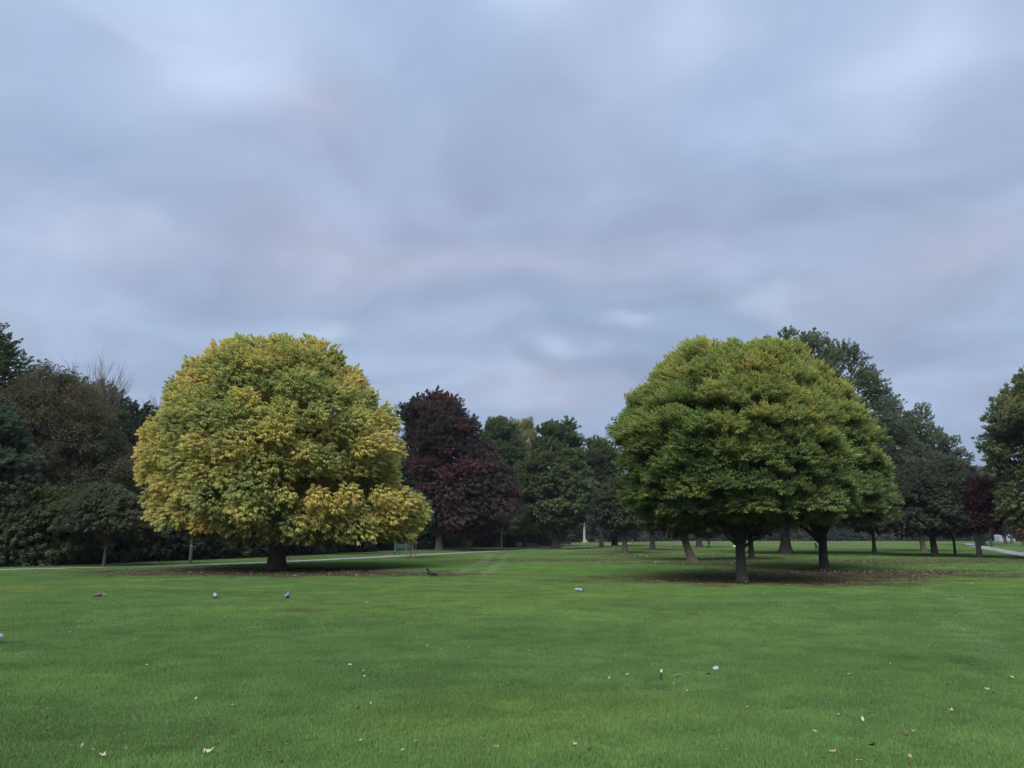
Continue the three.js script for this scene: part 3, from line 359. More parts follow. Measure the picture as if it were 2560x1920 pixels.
tree('young_tree', 'small olive-brown spreading tree with thin trunk in front of the left woodland', { seed: 506, pos: [-21.94, -42.34], prof: [[4.45, 0.9, 0.1], [3.8, 1.9, 1.2], [2.9, 2.4, 1.9], [2.2, 2.4, 2.2], [1.8, 1.4, 1.6]], trunk: { h: 1.9, r: 0.085, flare: 0.3, lean: [0.03, 0], bark: BARK.brown, fork: 0.6 }, boughs: 110, bough: 0.45, sprays: 5200, spray: 'broad', size: 0.36, flat: 0.6, colour: C.olive, floor: 1.3 });
const fill = [
  ['dark woodland tree behind the willow at the far left', [-40, -58], 11, 5, C.dark], ['dark woodland tree deep between oak and ivy-clad tree', [-27, -66], 10.5, 5, C.dark], ['grey-green woodland tree behind the left flank of the yellow tree', [-24.5, -69], 11.5, 4.5, C.olive],
  ['dark woodland tree directly behind the yellow crown, left one', [-20.5, -72], 11, 5, C.dark], ['dark woodland tree directly behind the yellow crown, right one', [-18.5, -88], 13, 6, C.dark], ['dark woodland tree behind the crimson tree, left side', [-14, -106], 14, 6, C.dark],
  ['dark woodland tree behind the crimson tree, right side', [-6, -118], 13, 6, C.oak], ['dark woodland tree behind the tall middle green tree', [4, -132], 13, 6, C.dark], ['dark woodland tree left behind the blue conifer', [22, -240], 13, 6, C.oak],
];
fill.forEach(([label, pos, h, R, colour], i) => tree('woodland_tree', label, { seed: 540 + i, pos, prof: [[h, 0.6, 0.6], [h * 0.88, R * 0.6, R * 0.6], [h * 0.6, R, R], [h * 0.25, R, R], [0.8, R * 0.8, R * 0.8]], trunk: { h: h * 0.4, r: 0.3, bark: BARK.dark }, boughs: 100, bough: 1.3, sprays: 5200, spray: 'broad', size: 0.95, lobes: 0.45, colour, limbs: 24 }));
// bare-topped trees
function bareTree(label, pos, h, R, seed, bark, base) {
  const r = rng(seed), t = thing('bare_tree', label, 'tree', [pos[0], 0, pos[1]]), geos = [];
  part('trunk', trunkGeo(base, 0.16, 0.4, [0, 0], seed % 13, 12, 10), bark, t);
  const grow = (a, d, len, rad, lvl) => { const b = a.clone().addScaledVector(d, len), m = a.clone().lerp(b, 0.5).add(V((r() - 0.5) * len * 0.12, len * 0.03, (r() - 0.5) * len * 0.12)); geos.push(tube([a, m, b], rad, rad * 0.55, lvl > 1 ? 5 : 4, lvl > 1 ? 4 : 2)); if (!lvl) return;
    const n = 3 + Math.floor(r() * 2); for (let i = 0; i < n; i++) { const e = d.clone().add(V((r() - 0.5) * 1.1, 0.25 + 0.35 * r(), (r() - 0.5) * 1.1)).normalize(); grow(i ? a.clone().lerp(b, 0.45 + 0.5 * r()) : b, e, len * (0.55 + 0.25 * r()), rad * 0.55, lvl - 1); } };
  for (let i = 0; i < 8; i++) { const a = i / 8 * 6.283 + r(); grow(V(0, base * (0.85 + 0.13 * r()), 0), V(Math.cos(a) * R, h * 0.55, Math.sin(a) * R).normalize(), (h - base) * 0.42, 0.06, 3); }
  part('branches', mergeGeometries(geos), bark, t);
}
const twigBark = std(0.13, 0.105, 0.10, 0.95);
bareTree('bare leafless tree whose twigs stand above the rust-leaved tree', [-29.4, -54], 14.6, 2.2, 601, twigBark, 8.5);
bareTree('bare grey twiggy tree between the ivy-clad tree and the yellow tree', [-29.3, -66], 14.2, 2.4, 602, twigBark, 6.0);
bareTree('bare grey twiggy bush tree low in the left woodland by the ivy', [-24.9, -54], 9.2, 2.6, 603, twigBark, 3.0);

// shrubs along the wood's edge
const SH = [[-26.8, -41.8], [-25.9, -42.6], [-25.6, -44.2], [-25.4, -46.2], [-25.2, -48], [-24.2, -49], [-23.6, -51], [-22.9, -53], [-22.3, -55.5], [-21.7, -58], [-20.9, -61], [-20, -64], [-18.9, -68], [-17.8, -72.5], [-16.4, -80], [-15, -88], [-12.5, -98], [-8.5, -110], [-5.2, -114], [-2, -121], [2, -130], [6.4, -137], [9.0, -162]];
const SHL = ['bushy dark green shrub at the left edge touching the path', 'second bushy green shrub from the left edge, close to the path', 'dark green shrub under the willow-like tree at the left', 'olive-tinged shrub left of the small spreading olive-brown tree', 'dark shrub just left of the thin trunk of the small olive-brown tree', 'dark shrub right behind the thin trunk of the small olive-brown tree', 'dark shrub just right of the small olive-brown tree trunk', 'dark shrub left of the left lamp post', 'dark shrub right behind the left lamp post', 'olive-tinged shrub between the left lamp post and the yellow tree trunk', 'dark shrub just left of the thick trunk of the yellow tree', 'dark shrub hidden behind the thick trunk of the yellow tree', 'dark shrub just right of the thick trunk of the yellow tree', 'olive-tinged shrub left of the grey lamp post by the bench', 'dark shrub behind the green bench by the path', 'dark shrub behind the stakes of the young tree', 'dark shrub left of the grey trunk of the crimson tree', 'olive-tinged shrub in deep shade right of the crimson tree trunk', 'dark shrub behind the slim lamp post under the crimson tree', 'dark shrub behind the pale cut log', 'dark green shrub left of the flared middle trunk', 'olive-tinged shrub right of the flared middle trunk', 'dark green shrub of the wood edge nearest the pale dead trunk'];
SH.forEach(([x, z], i) => { const r = rng(700 + i), R = 1.7 + r() * 0.8 + -z * 0.008, h = 2.6 + r() * 1.6 + -z * 0.012; tree('shrub', SHL[i], { seed: 700 + i, pos: [x - 0.5, z - 1.2], category: 'shrub', group: 'dark shrubs along the woodland edge', prof: [[h, 0.3, 0.3], [h * 0.8, R * 0.75, R * 0.75], [h * 0.45, R, R], [0.25, R * 0.95, R * 0.95]], boughs: 46, bough: 0.7, sprays: 2300, spray: 'broad', size: 0.5 + -z * 0.003, lobes: 0.5, colour: i < 3 ? C.oak : i % 4 === 1 ? C.olive : C.dark, crownName: 'foliage', floor: 0.05 }); });

// far edge of the field: hedge and wood read as one mass
{
  const r = rng(881), N = 26000, m = new THREE.InstancedMesh(SPRAY.broad, leafMat, N), M = new THREE.Matrix4(), col = new THREE.Color(), q = V(0, 0, 0), e = new THREE.Euler(), qu = new THREE.Quaternion();
  for (let i = 0; i < N; i++) { const u = r(), x = lerp(10, 230, u), z = -(lerp(212, 300, sstep(0.02, 0.25, u)) - 60 * sstep(0.6, 1, u)) - r() * 14, top = (x < 30 ? 13 : 10) * (0.55 + 0.75 * fbm(x * 0.12, 2, 5, 3)), y = top * (0.02 + 0.98 * r() ** 0.9), s = 2.0 + r();
    q.set(x + (r() - 0.5) * 3, y, z); M.compose(q, qu.setFromEuler(e.set((r() - 0.5) * 1.2, r() * 6.283, (r() - 0.5) * 1.2)), V(s, s, s)); m.setMatrixAt(i, M); const c = mix3([0.036, 0.055, 0.024], [0.10, 0.11, 0.045], sstep(0.4, 0.7, fbm(x * 0.08, y * 0.1, 3, 3))); m.setColorAt(i, col.setRGB(...c)); }
  m.name = 'far_woodland'; m.castShadow = m.receiveShadow = true; tag(m, 'far belt of hedge and trees closing the field behind the grove', 'woodland', null, 'stuff'); scene.add(m);
}
tree('background_tree', 'distant olive-green tree low between the sparse tree and the right edge tree', { seed: 620, pos: [84, -140], prof: [[14, 1, 1], [12, 4, 4], [8, 6, 6], [3, 5, 5]], trunk: { h: 4, r: 0.4 }, boughs: 90, bough: 1.5, sprays: 4200, spray: 'broad', size: 1.4, colour: C.olive });
tree('pollard_tree', 'stubby pollard tree with round orange-brown top beside the right path', { seed: 621, pos: [84.5, -129], prof: [[3.6, 0.5, 0.5], [3.1, 1.2, 1.2], [2.4, 1.4, 1.4], [1.8, 0.9, 0.9]], trunk: { h: 1.9, r: 0.5, flare: 0.4, bark: BARK.brown }, boughs: 34, bough: 0.55, sprays: 1300, spray: 'broad', size: 0.8, colour: C.orange, limbs: 10, floor: 1.2 });
[['thin brown tree trunk left of the pollard, by the far road', [107, -170], 0.3], ['thin reddish tree just left of the pollard tree', [102, -160], 0.28]].forEach(([label, pos, rr], i) => tree('roadside_tree', label, { seed: 640 + i, pos, prof: [[10, 0.5, 0.5], [8.5, 2.5, 2.5], [6, 3.2, 3.2], [4, 2.4, 2.4]], trunk: { h: 4.2, r: rr, bark: BARK.brown }, boughs: 50, bough: 1, sprays: 1700, spray: 'broad', size: 1.3, colour: i ? C.maroon : C.green, limbs: 14, floor: 3 }));

// ---------------------------------------------------------------- park furniture
const postGreen = std(0.045, 0.07, 0.05, 0.55), postGrey = std(0.16, 0.18, 0.17, 0.55);
function lamp(label, pos, mat) {
  const t = thing('lamp_post', label, 'lamp post', [pos[0], 0, pos[1]], 0, 'lamp posts along the path');
  part('base', new THREE.LatheGeometry([[0, 0], [0.115, 0], [0.115, 0.06], [0.1, 0.09], [0.1, 1.02], [0.085, 1.08], [0.05, 1.12]].map(([x, y]) => new THREE.Vector2(x, y)), 16), mat, t);
  part('pole', new THREE.LatheGeometry([[0.05, 1.1], [0.042, 3], [0.036, 4.4], [0.06, 4.42], [0.06, 4.47], [0.03, 4.5]].map(([x, y]) => new THREE.Vector2(x, y)), 12), mat, t);
  const l = part('lantern', new THREE.LatheGeometry([[0.05, 4.48], [0.13, 4.55], [0.2, 4.9], [0.19, 4.93]].map(([x, y]) => new THREE.Vector2(x, y)), 14), std(0.5, 0.52, 0.5, 0.3), t);
  part('cap', new THREE.LatheGeometry([[0.22, 4.92], [0.2, 4.97], [0.08, 5.06], [0.02, 5.12], [0, 5.13]].map(([x, y]) => new THREE.Vector2(x, y)), 14), mat, l);
}
lamp('dark green lamp post with thick base under the left side of the yellow tree', [-19.31, -47.28], postGreen);
lamp('grey lamp post beside the green bench, right of the yellow tree', [-12.21, -82.21], postGrey);
lamp('slim dark lamp post in the shade between the crimson tree and the middle tree', [-1.41, -106.77], postGreen);
lamp('slim dark lamp post right of the flared middle trunk', [10.28, -139.17], postGreen);
lamp('distant green lamp post base in the gap left of the hornbeam grove', [27.28, -177.74], postGreen);

function bench(label, pos, turn, mat, iron) {
  const t = thing('park_bench', label, 'bench', [pos[0], 0, pos[1]], turn, 'green park benches');
  for (let i = 0; i < 4; i++) part('seat_slat', new THREE.BoxGeometry(1.7, 0.035, 0.095), mat, t).position.set(0, 0.44, 0.18 - i * 0.11);
  for (let i = 0; i < 4; i++) { const s = part('back_slat', new THREE.BoxGeometry(1.7, 0.095, 0.03), mat, t); s.position.set(0, 0.54 + i * 0.115, -0.24 - i * 0.03); s.rotation.x = -0.2; }
  for (const sx of [-0.78, 0.78]) {
    const leg = part('leg', mergeGeometries([tube([V(sx, 0, 0.24), V(sx, 0.25, 0.2), V(sx, 0.64, 0.22)], 0.03, 0.025, 6, 5), tube([V(sx, 0, -0.3), V(sx, 0.42, -0.24), V(sx, 0.92, -0.36)], 0.03, 0.025, 6, 6), tube([V(sx, 0.415, 0.22), V(sx, 0.41, 0), V(sx, 0.415, -0.24)], 0.02, 0.02, 6, 4)]), iron, t);
    part('armrest', tube([V(sx, 0.65, 0.26), V(sx, 0.66, 0), V(sx, 0.63, -0.3)], 0.03, 0.028, 6, 5), iron, leg);
  }
}
const benchGreen = std(0.008, 0.045, 0.036, 0.5), iron = std(0.03, 0.035, 0.035, 0.5), darkWood = std(0.035, 0.032, 0.03, 0.8);
bench('green slatted bench on the path edge behind the staked young tree', [-10.4, -75.6], 0.45, benchGreen, iron);
bench('small dark bench in the far middle, right of the pale dead trunk', [21.6, -196], 0.2, darkWood, iron);
bench('dark bench on the far grass half hidden by the second hornbeam trunk', [33.6, -86], 1.1, darkWood, iron);

{ // young staked tree right of the yellow crown
  tree('staked_sapling', 'young bright green tree tied to wooden stakes beside the path', { seed: 650, pos: [-7.5, -58.2], prof: [[4.8, 0.2, 0.3], [4.3, 0.7, 0.95], [3.4, 1.0, 1.45], [2.4, 0.9, 1.25], [1.9, 0.6, 0.9]], trunk: { h: 2.2, r: 0.045, flare: 0.2, bark: BARK.brown, fork: 0.7 }, boughs: 40, bough: 0.45, sprays: 1500, spray: 'broad', size: 0.5, colour: two([0.07, 0.16, 0.045], [0.10, 0.19, 0.06]), floor: 1.6, limbs: 12 });
  const stakeMat = std(0.14, 0.12, 0.105, 0.9);
  [['left wooden stake of the young tree by the path', -0.34, 0.1], ['middle wooden stake of the young tree, nearest the lawn', 0.2, 0.38], ['right wooden stake of the young tree by the path', 0.36, -0.15]].forEach(([label, dx, dz]) => { const s = thing('tree_stake', label, 'stake', [-7.5 + dx, 0, -58.2 + dz], 0, 'stakes around the young tree'); part('post', new THREE.CylinderGeometry(0.035, 0.04, 1.75, 8).translate(0, 0.85, 0), stakeMat, s); part('tie', new THREE.TorusGeometry(0.045, 0.012, 6, 10).rotateX(1.57).translate(0, 1.5, 0), iron, s); });
}
{ // standing dead trunk and logs in the far middle
  const t = thing('dead_trunk', 'pale bare dead tree trunk with jagged top in the far middle', 'dead tree', [19.6, 0, -211]);
  part('trunk', trunkGeo(3.9, 0.36, 0.6, [-0.03, 0], 3, 18, 14), BARK.dead, t);
  part('broken_top', new THREE.ConeGeometry(0.30, 1.7, 7, 4).translate(0, 0.8, 0), BARK.dead, t).position.set(-0.02, 3.8, 0);
  part('root', tube([V(0.3, 0.7, 0.1), V(0.7, 0.25, 0.2), V(1.15, 0.02, 0.25)], 0.22, 0.06, 7, 6), BARK.dead, t);
  part('root', tube([V(-0.3, 0.6, 0.1), V(-0.6, 0.2, 0.2), V(-0.9, 0.02, 0.25)], 0.2, 0.06, 7, 6), BARK.dead, t);
  const lg = (label, pos, turn, len, r, bark) => { const o = thing('fallen_log', label, 'log', [pos[0], 0, pos[1]], turn, 'logs lying under the trees'); part('bark', tube([V(-len / 2, r * 0.9, 0), V(0, r * 0.85, 0.08), V(len / 2, r * 0.9, 0)], r, r * 0.85, 10, 8), bark, o); for (const s of [-1, 1]) part('cut_end', new THREE.CircleGeometry(r * 0.95, 12).rotateY(s * 1.5708).translate(s * (len / 2 - 0.002), r * 0.9, 0), std(0.6, 0.52, 0.4, 0.9), o); };
  lg('pale cut log lying under the trees left of the middle trunk', [1.1, -128], 0.15, 2.6, 0.36, BARK.dead); lg('brown log lying just right of the pale log', [3.2, -127.5], 0.6, 2.4, 0.34, BARK.brown); lg('longer grey log in the dead leaves left of the flared trunk', [6.6, -128.5], -0.1, 4.2, 0.28, BARK.grey);
  const st = thing('tree_stump', 'low dark stump on the grass at the far right beside the path', 'stump', [84.6, 0, -124]); part('bark', trunkGeo(0.5, 0.5, 0.4, [0, 0], 5, 14, 6), BARK.dark, st); part('cut_top', new THREE.CircleGeometry(0.36, 14).rotateX(-1.5708).translate(0, 0.445, 0), BARK.brown, st);
}

// vehicles glimpsed between the trunks on the far road
function van(name, label, pos, turn, body, H, L) {
  const t = thing(name, label, name === 'parked_van' ? 'van' : 'car', [pos[0], 0, pos[1]], turn, 'vehicles parked on the far road');
  const s = new THREE.Shape(), h = H; [[-L / 2, 0.35], [L / 2, 0.35], [L / 2, 0.95], [L / 2 - 0.9, 1.1], [L / 2 - 1.5, h], [-L / 2 + 0.15, h], [-L / 2, h - 0.3]].forEach(([x, y], i) => i ? s.lineTo(x, y) : s.moveTo(x, y));
  const b = part('body', new THREE.ExtrudeGeometry(s, { depth: 1.7, bevelEnabled: true, bevelSize: 0.06, bevelThickness: 0.06, bevelSegments: 2 }).translate(0, 0, -0.85), body, t);
  const glass = std(0.02, 0.025, 0.03, 0.1);
  for (const z of [-0.93, 0.93]) { part('side_window', new THREE.BoxGeometry(0.9, h * 0.3, 0.03).translate(L / 2 - 1.95, h * 0.74, z), glass, t); part('side_window', new THREE.BoxGeometry(1.3, h * 0.3, 0.03).translate(-L / 2 + 1.4, h * 0.74, z), glass, t); }
  for (const x of [-L / 2 + 0.85, L / 2 - 0.85]) for (const z of [-0.82, 0.82]) { const w = part('wheel', new THREE.CylinderGeometry(0.34, 0.34, 0.22, 20).rotateX(1.5708).translate(x, 0.34, z), std(0.02, 0.02, 0.02, 0.8), t); part('rim', new THREE.CylinderGeometry(0.2, 0.2, 0.24, 12).rotateX(1.5708).translate(x, 0.34, z), std(0.4, 0.4, 0.4, 0.4), w); }
}
van('parked_van', 'pale blue-white van glimpsed on the far road behind the right trunks', [139, -221], 0.25, std(0.26, 0.30, 0.34, 0.35), 2.1, 5.2);
van('parked_car', 'pale grey car glimpsed on the far road right of the pollard tree', [157, -229], 0.3, std(0.24, 0.27, 0.30, 0.35), 1.5, 4.3);

// ---------------------------------------------------------------- people and birds
function blob(bones, size, centre, res, k = 0.03) { // smooth union of tapered capsules -> one continuous surface
  const mc = new MarchingCubes(res, new THREE.MeshBasicMaterial(), false, false, 120000), half = size / 2; mc.isolation = 0;
  const cut = (p, a, b, ra, rb, sc) => { const dx = b[0] - a[0], dy = b[1] - a[1], dz = b[2] - a[2], t = clamp(((p[0] - a[0]) * dx + (p[1] - a[1]) * dy + (p[2] - a[2]) * dz) / (dx * dx + dy * dy + dz * dz + 1e-9)); return Math.hypot((p[0] - a[0] - dx * t) / (sc?.[0] ?? 1), (p[1] - a[1] - dy * t) / (sc?.[1] ?? 1), (p[2] - a[2] - dz * t) / (sc?.[2] ?? 1)) - lerp(ra, rb, t); };
  const p = [0, 0, 0];
  for (let z = 0; z < res; z++) for (let y = 0; y < res; y++) for (let x = 0; x < res; x++) {
    p[0] = centre[0] + (x / res * 2 - 1) * half; p[1] = centre[1] + (y / res * 2 - 1) * half; p[2] = centre[2] + (z / res * 2 - 1) * half; let d = 1;
    for (const [a, b, ra, rb, sc] of bones) { const e = cut(p, a, b, ra, rb, sc), h = clamp(0.5 + 0.5 * (d - e) / k); d = lerp(d, e, h) - k * h * (1 - h); }
    mc.field[x + y * res + z * res * res] = -d;
  }
  mc.update(); const n = mc.count, g = new THREE.BufferGeometry();
  const P = mc.positionArray.slice(0, n * 3), Nn = mc.normalArray.slice(0, n * 3); for (let i = 0; i < n * 3; i++) P[i] = P[i] * half + centre[i % 3];
  g.setAttribute('position', new THREE.BufferAttribute(P, 3)); g.setAttribute('normal', new THREE.BufferAttribute(Nn, 3)); return g;
}
function person(label, pos, turn, scale, coat, legs, hairC, stride) {
  const t = thing('person', label, 'person', [pos[0], 0, pos[1]], turn); t.scale.setScalar(scale);
  const f = stride, hipL = [-0.09, 0.92, 0], hipR = [0.09, 0.92, 0], kneeL = [-0.1, 0.5, 0.1 * f + 0.03], kneeR = [0.1, 0.5, -0.02 * f + 0.03], footL = [-0.11, 0.09, 0.26 * f], footR = [0.11, 0.09, -0.26 * f];
  const shL = [-0.19, 1.43, 0], shR = [0.19, 1.43, 0], elL = [-0.25, 1.14, -0.1 * f], elR = [0.25, 1.14, 0.06 * f], haL = [-0.24, 0.9, 0.06], haR = [0.24, 0.92, 0.22 * f];
  const leg = (h, k, a, g) => [[h, k, 0.085 + g, 0.058 + g], [k, a, 0.056 + g, 0.04 + g]], arm = (s, e, w, g) => [[s, e, 0.052 + g, 0.042 + g], [e, w, 0.04 + g, 0.03 + g]];
  const torso = (g) => [[[0, 1.0, 0], [0, 1.18, 0], 0.125 + g, 0.12 + g, [1.15, 1, 0.85]], [[0, 1.18, 0], [0, 1.38, 0], 0.12 + g, 0.14 + g, [1.2, 1, 0.8]], [shL, shR, 0.06 + g, 0.06 + g]];
  const finger = (w, sx) => { const o = [[w, [w[0], w[1] - 0.09, w[2] + 0.01], 0.032, 0.03, [0.6, 1, 1]]]; for (let i = 0; i < 4; i++) { const z = w[2] - 0.03 + i * 0.02, L = 0.075 - Math.abs(i - 1.5) * 0.008; o.push([[w[0], w[1] - 0.1, z], [w[0] - sx * 0.015, w[1] - 0.1 - L, z + 0.02], 0.009, 0.007]); } o.push([[w[0], w[1] - 0.03, w[2] + 0.03], [w[0] - sx * 0.02, w[1] - 0.09, w[2] + 0.06], 0.011, 0.008]); return o; };
  const head = [[[0, 1.45, 0], [0, 1.56, 0.01], 0.055, 0.05], [[0, 1.64, 0.0], [0, 1.7, -0.005], 0.085, 0.092, [0.88, 1.1, 1]], [[0, 1.58, 0.05], [0, 1.6, 0.06], 0.045, 0.045], [[0, 1.645, 0.085], [0, 1.615, 0.112], 0.012, 0.016], [[-0.083, 1.63, 0], [-0.083, 1.67, 0], 0.016, 0.02], [[0.083, 1.63, 0], [0.083, 1.67, 0], 0.016, 0.02]];
  const skin = std(0.36, 0.22, 0.16, 0.6), body = part('body', blob([...torso(0), ...leg(hipL, kneeL, footL, 0), ...leg(hipR, kneeR, footR, 0), ...arm(shL, elL, haL, 0), ...arm(shR, elR, haR, 0), ...head, ...finger(haL, -1), ...finger(haR, 1)], 1.9, [0, 0.93, 0], 110, 0.02), skin, t);
  part('coat', blob([...torso(0.03), [[0, 0.86, 0], [0, 1.05, 0], 0.15, 0.14, [1.15, 1, 0.9]], ...arm(shL, elL, [haL[0], haL[1] + 0.04, haL[2]], 0.018), ...arm(shR, elR, [haR[0], haR[1] + 0.04, haR[2]], 0.018), [[0, 1.44, -0.01], [0, 1.5, -0.01], 0.07, 0.066]], 1.3, [0, 1.1, 0], 80, 0.03), coat, body);
  part('trousers', blob([...leg(hipL, kneeL, footL, 0.018), ...leg(hipR, kneeR, footR, 0.018), [[-0.05, 0.93, 0], [0.05, 0.93, 0], 0.13, 0.13]], 1.3, [0, 0.55, 0], 80, 0.03), legs, body);
  for (const a of [footL, footR]) part('shoe', blob([[[a[0], 0.05, a[2] - 0.06], [a[0], 0.04, a[2] + 0.15], 0.05, 0.04]], 0.4, [a[0], 0.05, a[2] + 0.04], 30, 0.01), std(0.015, 0.015, 0.015, 0.5), body);
  part('hair', blob([[[0, 1.7, -0.03], [0, 1.72, -0.01], 0.098, 0.095, [0.92, 1.0, 1]], [[0, 1.62, -0.06], [0, 1.66, -0.05], 0.07, 0.07]], 0.4, [0, 1.68, -0.02], 34, 0.02), hairC, body);
  for (const s of [-1, 1]) part('eye', new THREE.SphereGeometry(0.011, 8, 6).translate(s * 0.032, 1.655, 0.083), std(0.03, 0.02, 0.02, 0.3), body);
}
person('person in dark coat and trousers walking on far grass left of the nearest hornbeam', [29.73, -118.6], 0.5, 0.99, std(0.012, 0.012, 0.016), std(0.010, 0.010, 0.014), std(0.02, 0.015, 0.012), 1);
person('small distant person in dark green coat walking on the right path', [70.2, -114.9], 2.6, 0.72, std(0.012, 0.03, 0.024), std(0.014, 0.016, 0.018), std(0.03, 0.02, 0.015), 0.8);

// birds: head towards +z
function bird(name, label, cat, pos, turn, scale, pose, cols, group) {
  const t = thing(name, label, cat, [pos[0], 0, pos[1]], turn, group); t.scale.setScalar(scale);
  const hy = pose === 'feed' ? 0.075 : pose === 'tall' ? 0.25 : 0.205, hz = pose === 'feed' ? 0.165 : 0.115, tilt = pose === 'tall' ? 0.03 : pose === 'feed' ? -0.02 : 0;
  const g = blob([[[0, 0.115 + tilt, 0.05], [0, 0.115, -0.06], 0.062, 0.05], [[0, 0.115, -0.06], [0, 0.10 - tilt, -0.20], 0.045, 0.02, [1.2, 0.6, 1]], [[0, 0.14 + tilt, 0.07], [0, hy - 0.01, hz - 0.01], 0.045, 0.026], [[0, hy, hz], [0, hy, hz + 0.012], 0.027, 0.024]], 0.6, [0, 0.13, -0.02], 72, 0.03);
  const p = g.attributes.position, c = new Float32Array(p.count * 3); for (let i = 0; i < p.count; i++) { const z = p.getZ(i), y = p.getY(i); const q = z > 0.08 ? cols.head : z < -0.17 ? cols.tail : y < 0.085 ? cols.belly : cols.body; c.set(q, i * 3); } g.setAttribute('color', new THREE.BufferAttribute(c, 3));
  const b = part('body', g, std(1, 1, 1, 0.95, { vertexColors: true }), t);
  for (const s of [-1, 1]) { const w = new THREE.SphereGeometry(1, 14, 10).scale(0.016, 0.042, 0.115); w.rotateX(0.1); w.translate(s * 0.055, 0.125, -0.045); const m = part('wing', w, std(...cols.wing, 0.7), b); if (cols.bar) part('wing_bar', new THREE.SphereGeometry(1, 10, 8).scale(0.008, 0.03, 0.014).translate(s * 0.068, 0.118, -0.075), std(...cols.bar, 0.7), m);
    part('leg', mergeGeometries([tube([V(s * 0.025, 0.08, 0.01), V(s * 0.028, 0.04, 0.0), V(s * 0.03, 0.008, 0.01)], 0.007, 0.005, 6, 4), tube([V(s * 0.03, 0.006, -0.015), V(s * 0.03, 0.007, 0.01), V(s * 0.032, 0.005, 0.042)], 0.004, 0.003, 5, 3)]), std(...cols.leg, 0.6), t); part('eye', new THREE.SphereGeometry(0.0045, 8, 6).translate(s * 0.022, hy + 0.006, hz + 0.014), std(0.02, 0.01, 0.01, 0.2), b); }
  part('beak', new THREE.ConeGeometry(cols.beakR ?? 0.008, cols.beakL ?? 0.028, 8).rotateX(1.5708 + (pose === 'feed' ? 0.7 : 0.15)).translate(0, hy - (pose === 'feed' ? 0.014 : 0.004), hz + 0.042), std(...cols.beak, 0.4), b);
}
const PG = { head: [0.06, 0.07, 0.09], body: [0.15, 0.17, 0.21], belly: [0.14, 0.16, 0.19], tail: [0.10, 0.11, 0.14], wing: [0.17, 0.19, 0.23], bar: [0.04, 0.04, 0.05], leg: [0.3, 0.1, 0.08], beak: [0.08, 0.08, 0.08] };
const BP = { ...PG, body: [0.09, 0.065, 0.06], wing: [0.08, 0.06, 0.055], tail: [0.32, 0.30, 0.28], head: [0.07, 0.05, 0.06], belly: [0.15, 0.12, 0.11] }, WP = { ...PG, body: [0.22, 0.25, 0.29], wing: [0.24, 0.27, 0.31], belly: [0.2, 0.23, 0.27], tail: [0.17, 0.19, 0.22] };
bird('pigeon', 'large grey pigeon feeding at the left edge of the lawn, head out of view', 'pigeon', [-7.84, -12.1], -1.9, 1.0, 'feed', PG, 'pigeons feeding on the lawn');
bird('pigeon', 'brownish pigeon with pale tail feeding on the left lawn', 'pigeon', [-10.98, -21.1], -1.7, 0.85, 'feed', BP, 'pigeons feeding on the lawn');
bird('pigeon', 'pale grey pigeon seen from the side below the left lamp post', 'pigeon', [-7.74, -20.7], -2.75, 0.82, 'stand', WP, 'pigeons feeding on the lawn');
bird('pigeon', 'blue-grey pigeon seen from behind below the trunk of the yellow tree', 'pigeon', [-5.86, -20.7], 3.05, 0.82, 'stand', PG, 'pigeons feeding on the lawn');
bird('pigeon', 'pale grey pigeon feeding in the middle of the lawn', 'pigeon', [1.96, -23], 1.7, 0.82, 'feed', WP, 'pigeons feeding on the lawn');
bird('crow', 'black crow standing on the lawn right of the yellow tree', 'crow', [-3.2, -31.3], -1.2, 1.35, 'tall', { head: [0.012, 0.012, 0.014], body: [0.012, 0.012, 0.014], belly: [0.012, 0.012, 0.014], tail: [0.012, 0.012, 0.014], wing: [0.012, 0.012, 0.015], leg: [0.01, 0.01, 0.01], beak: [0.01, 0.01, 0.01], beakR: 0.011, beakL: 0.05 });
bird('gull', 'white bird on the far grass right of the walking person', 'gull', [33.4, -118], 1.4, 1.5, 'stand', { ...WP, head: [0.75, 0.75, 0.75], body: [0.75, 0.76, 0.78], belly: [0.8, 0.8, 0.8], tail: [0.7, 0.7, 0.7], wing: [0.55, 0.57, 0.6], bar: null });

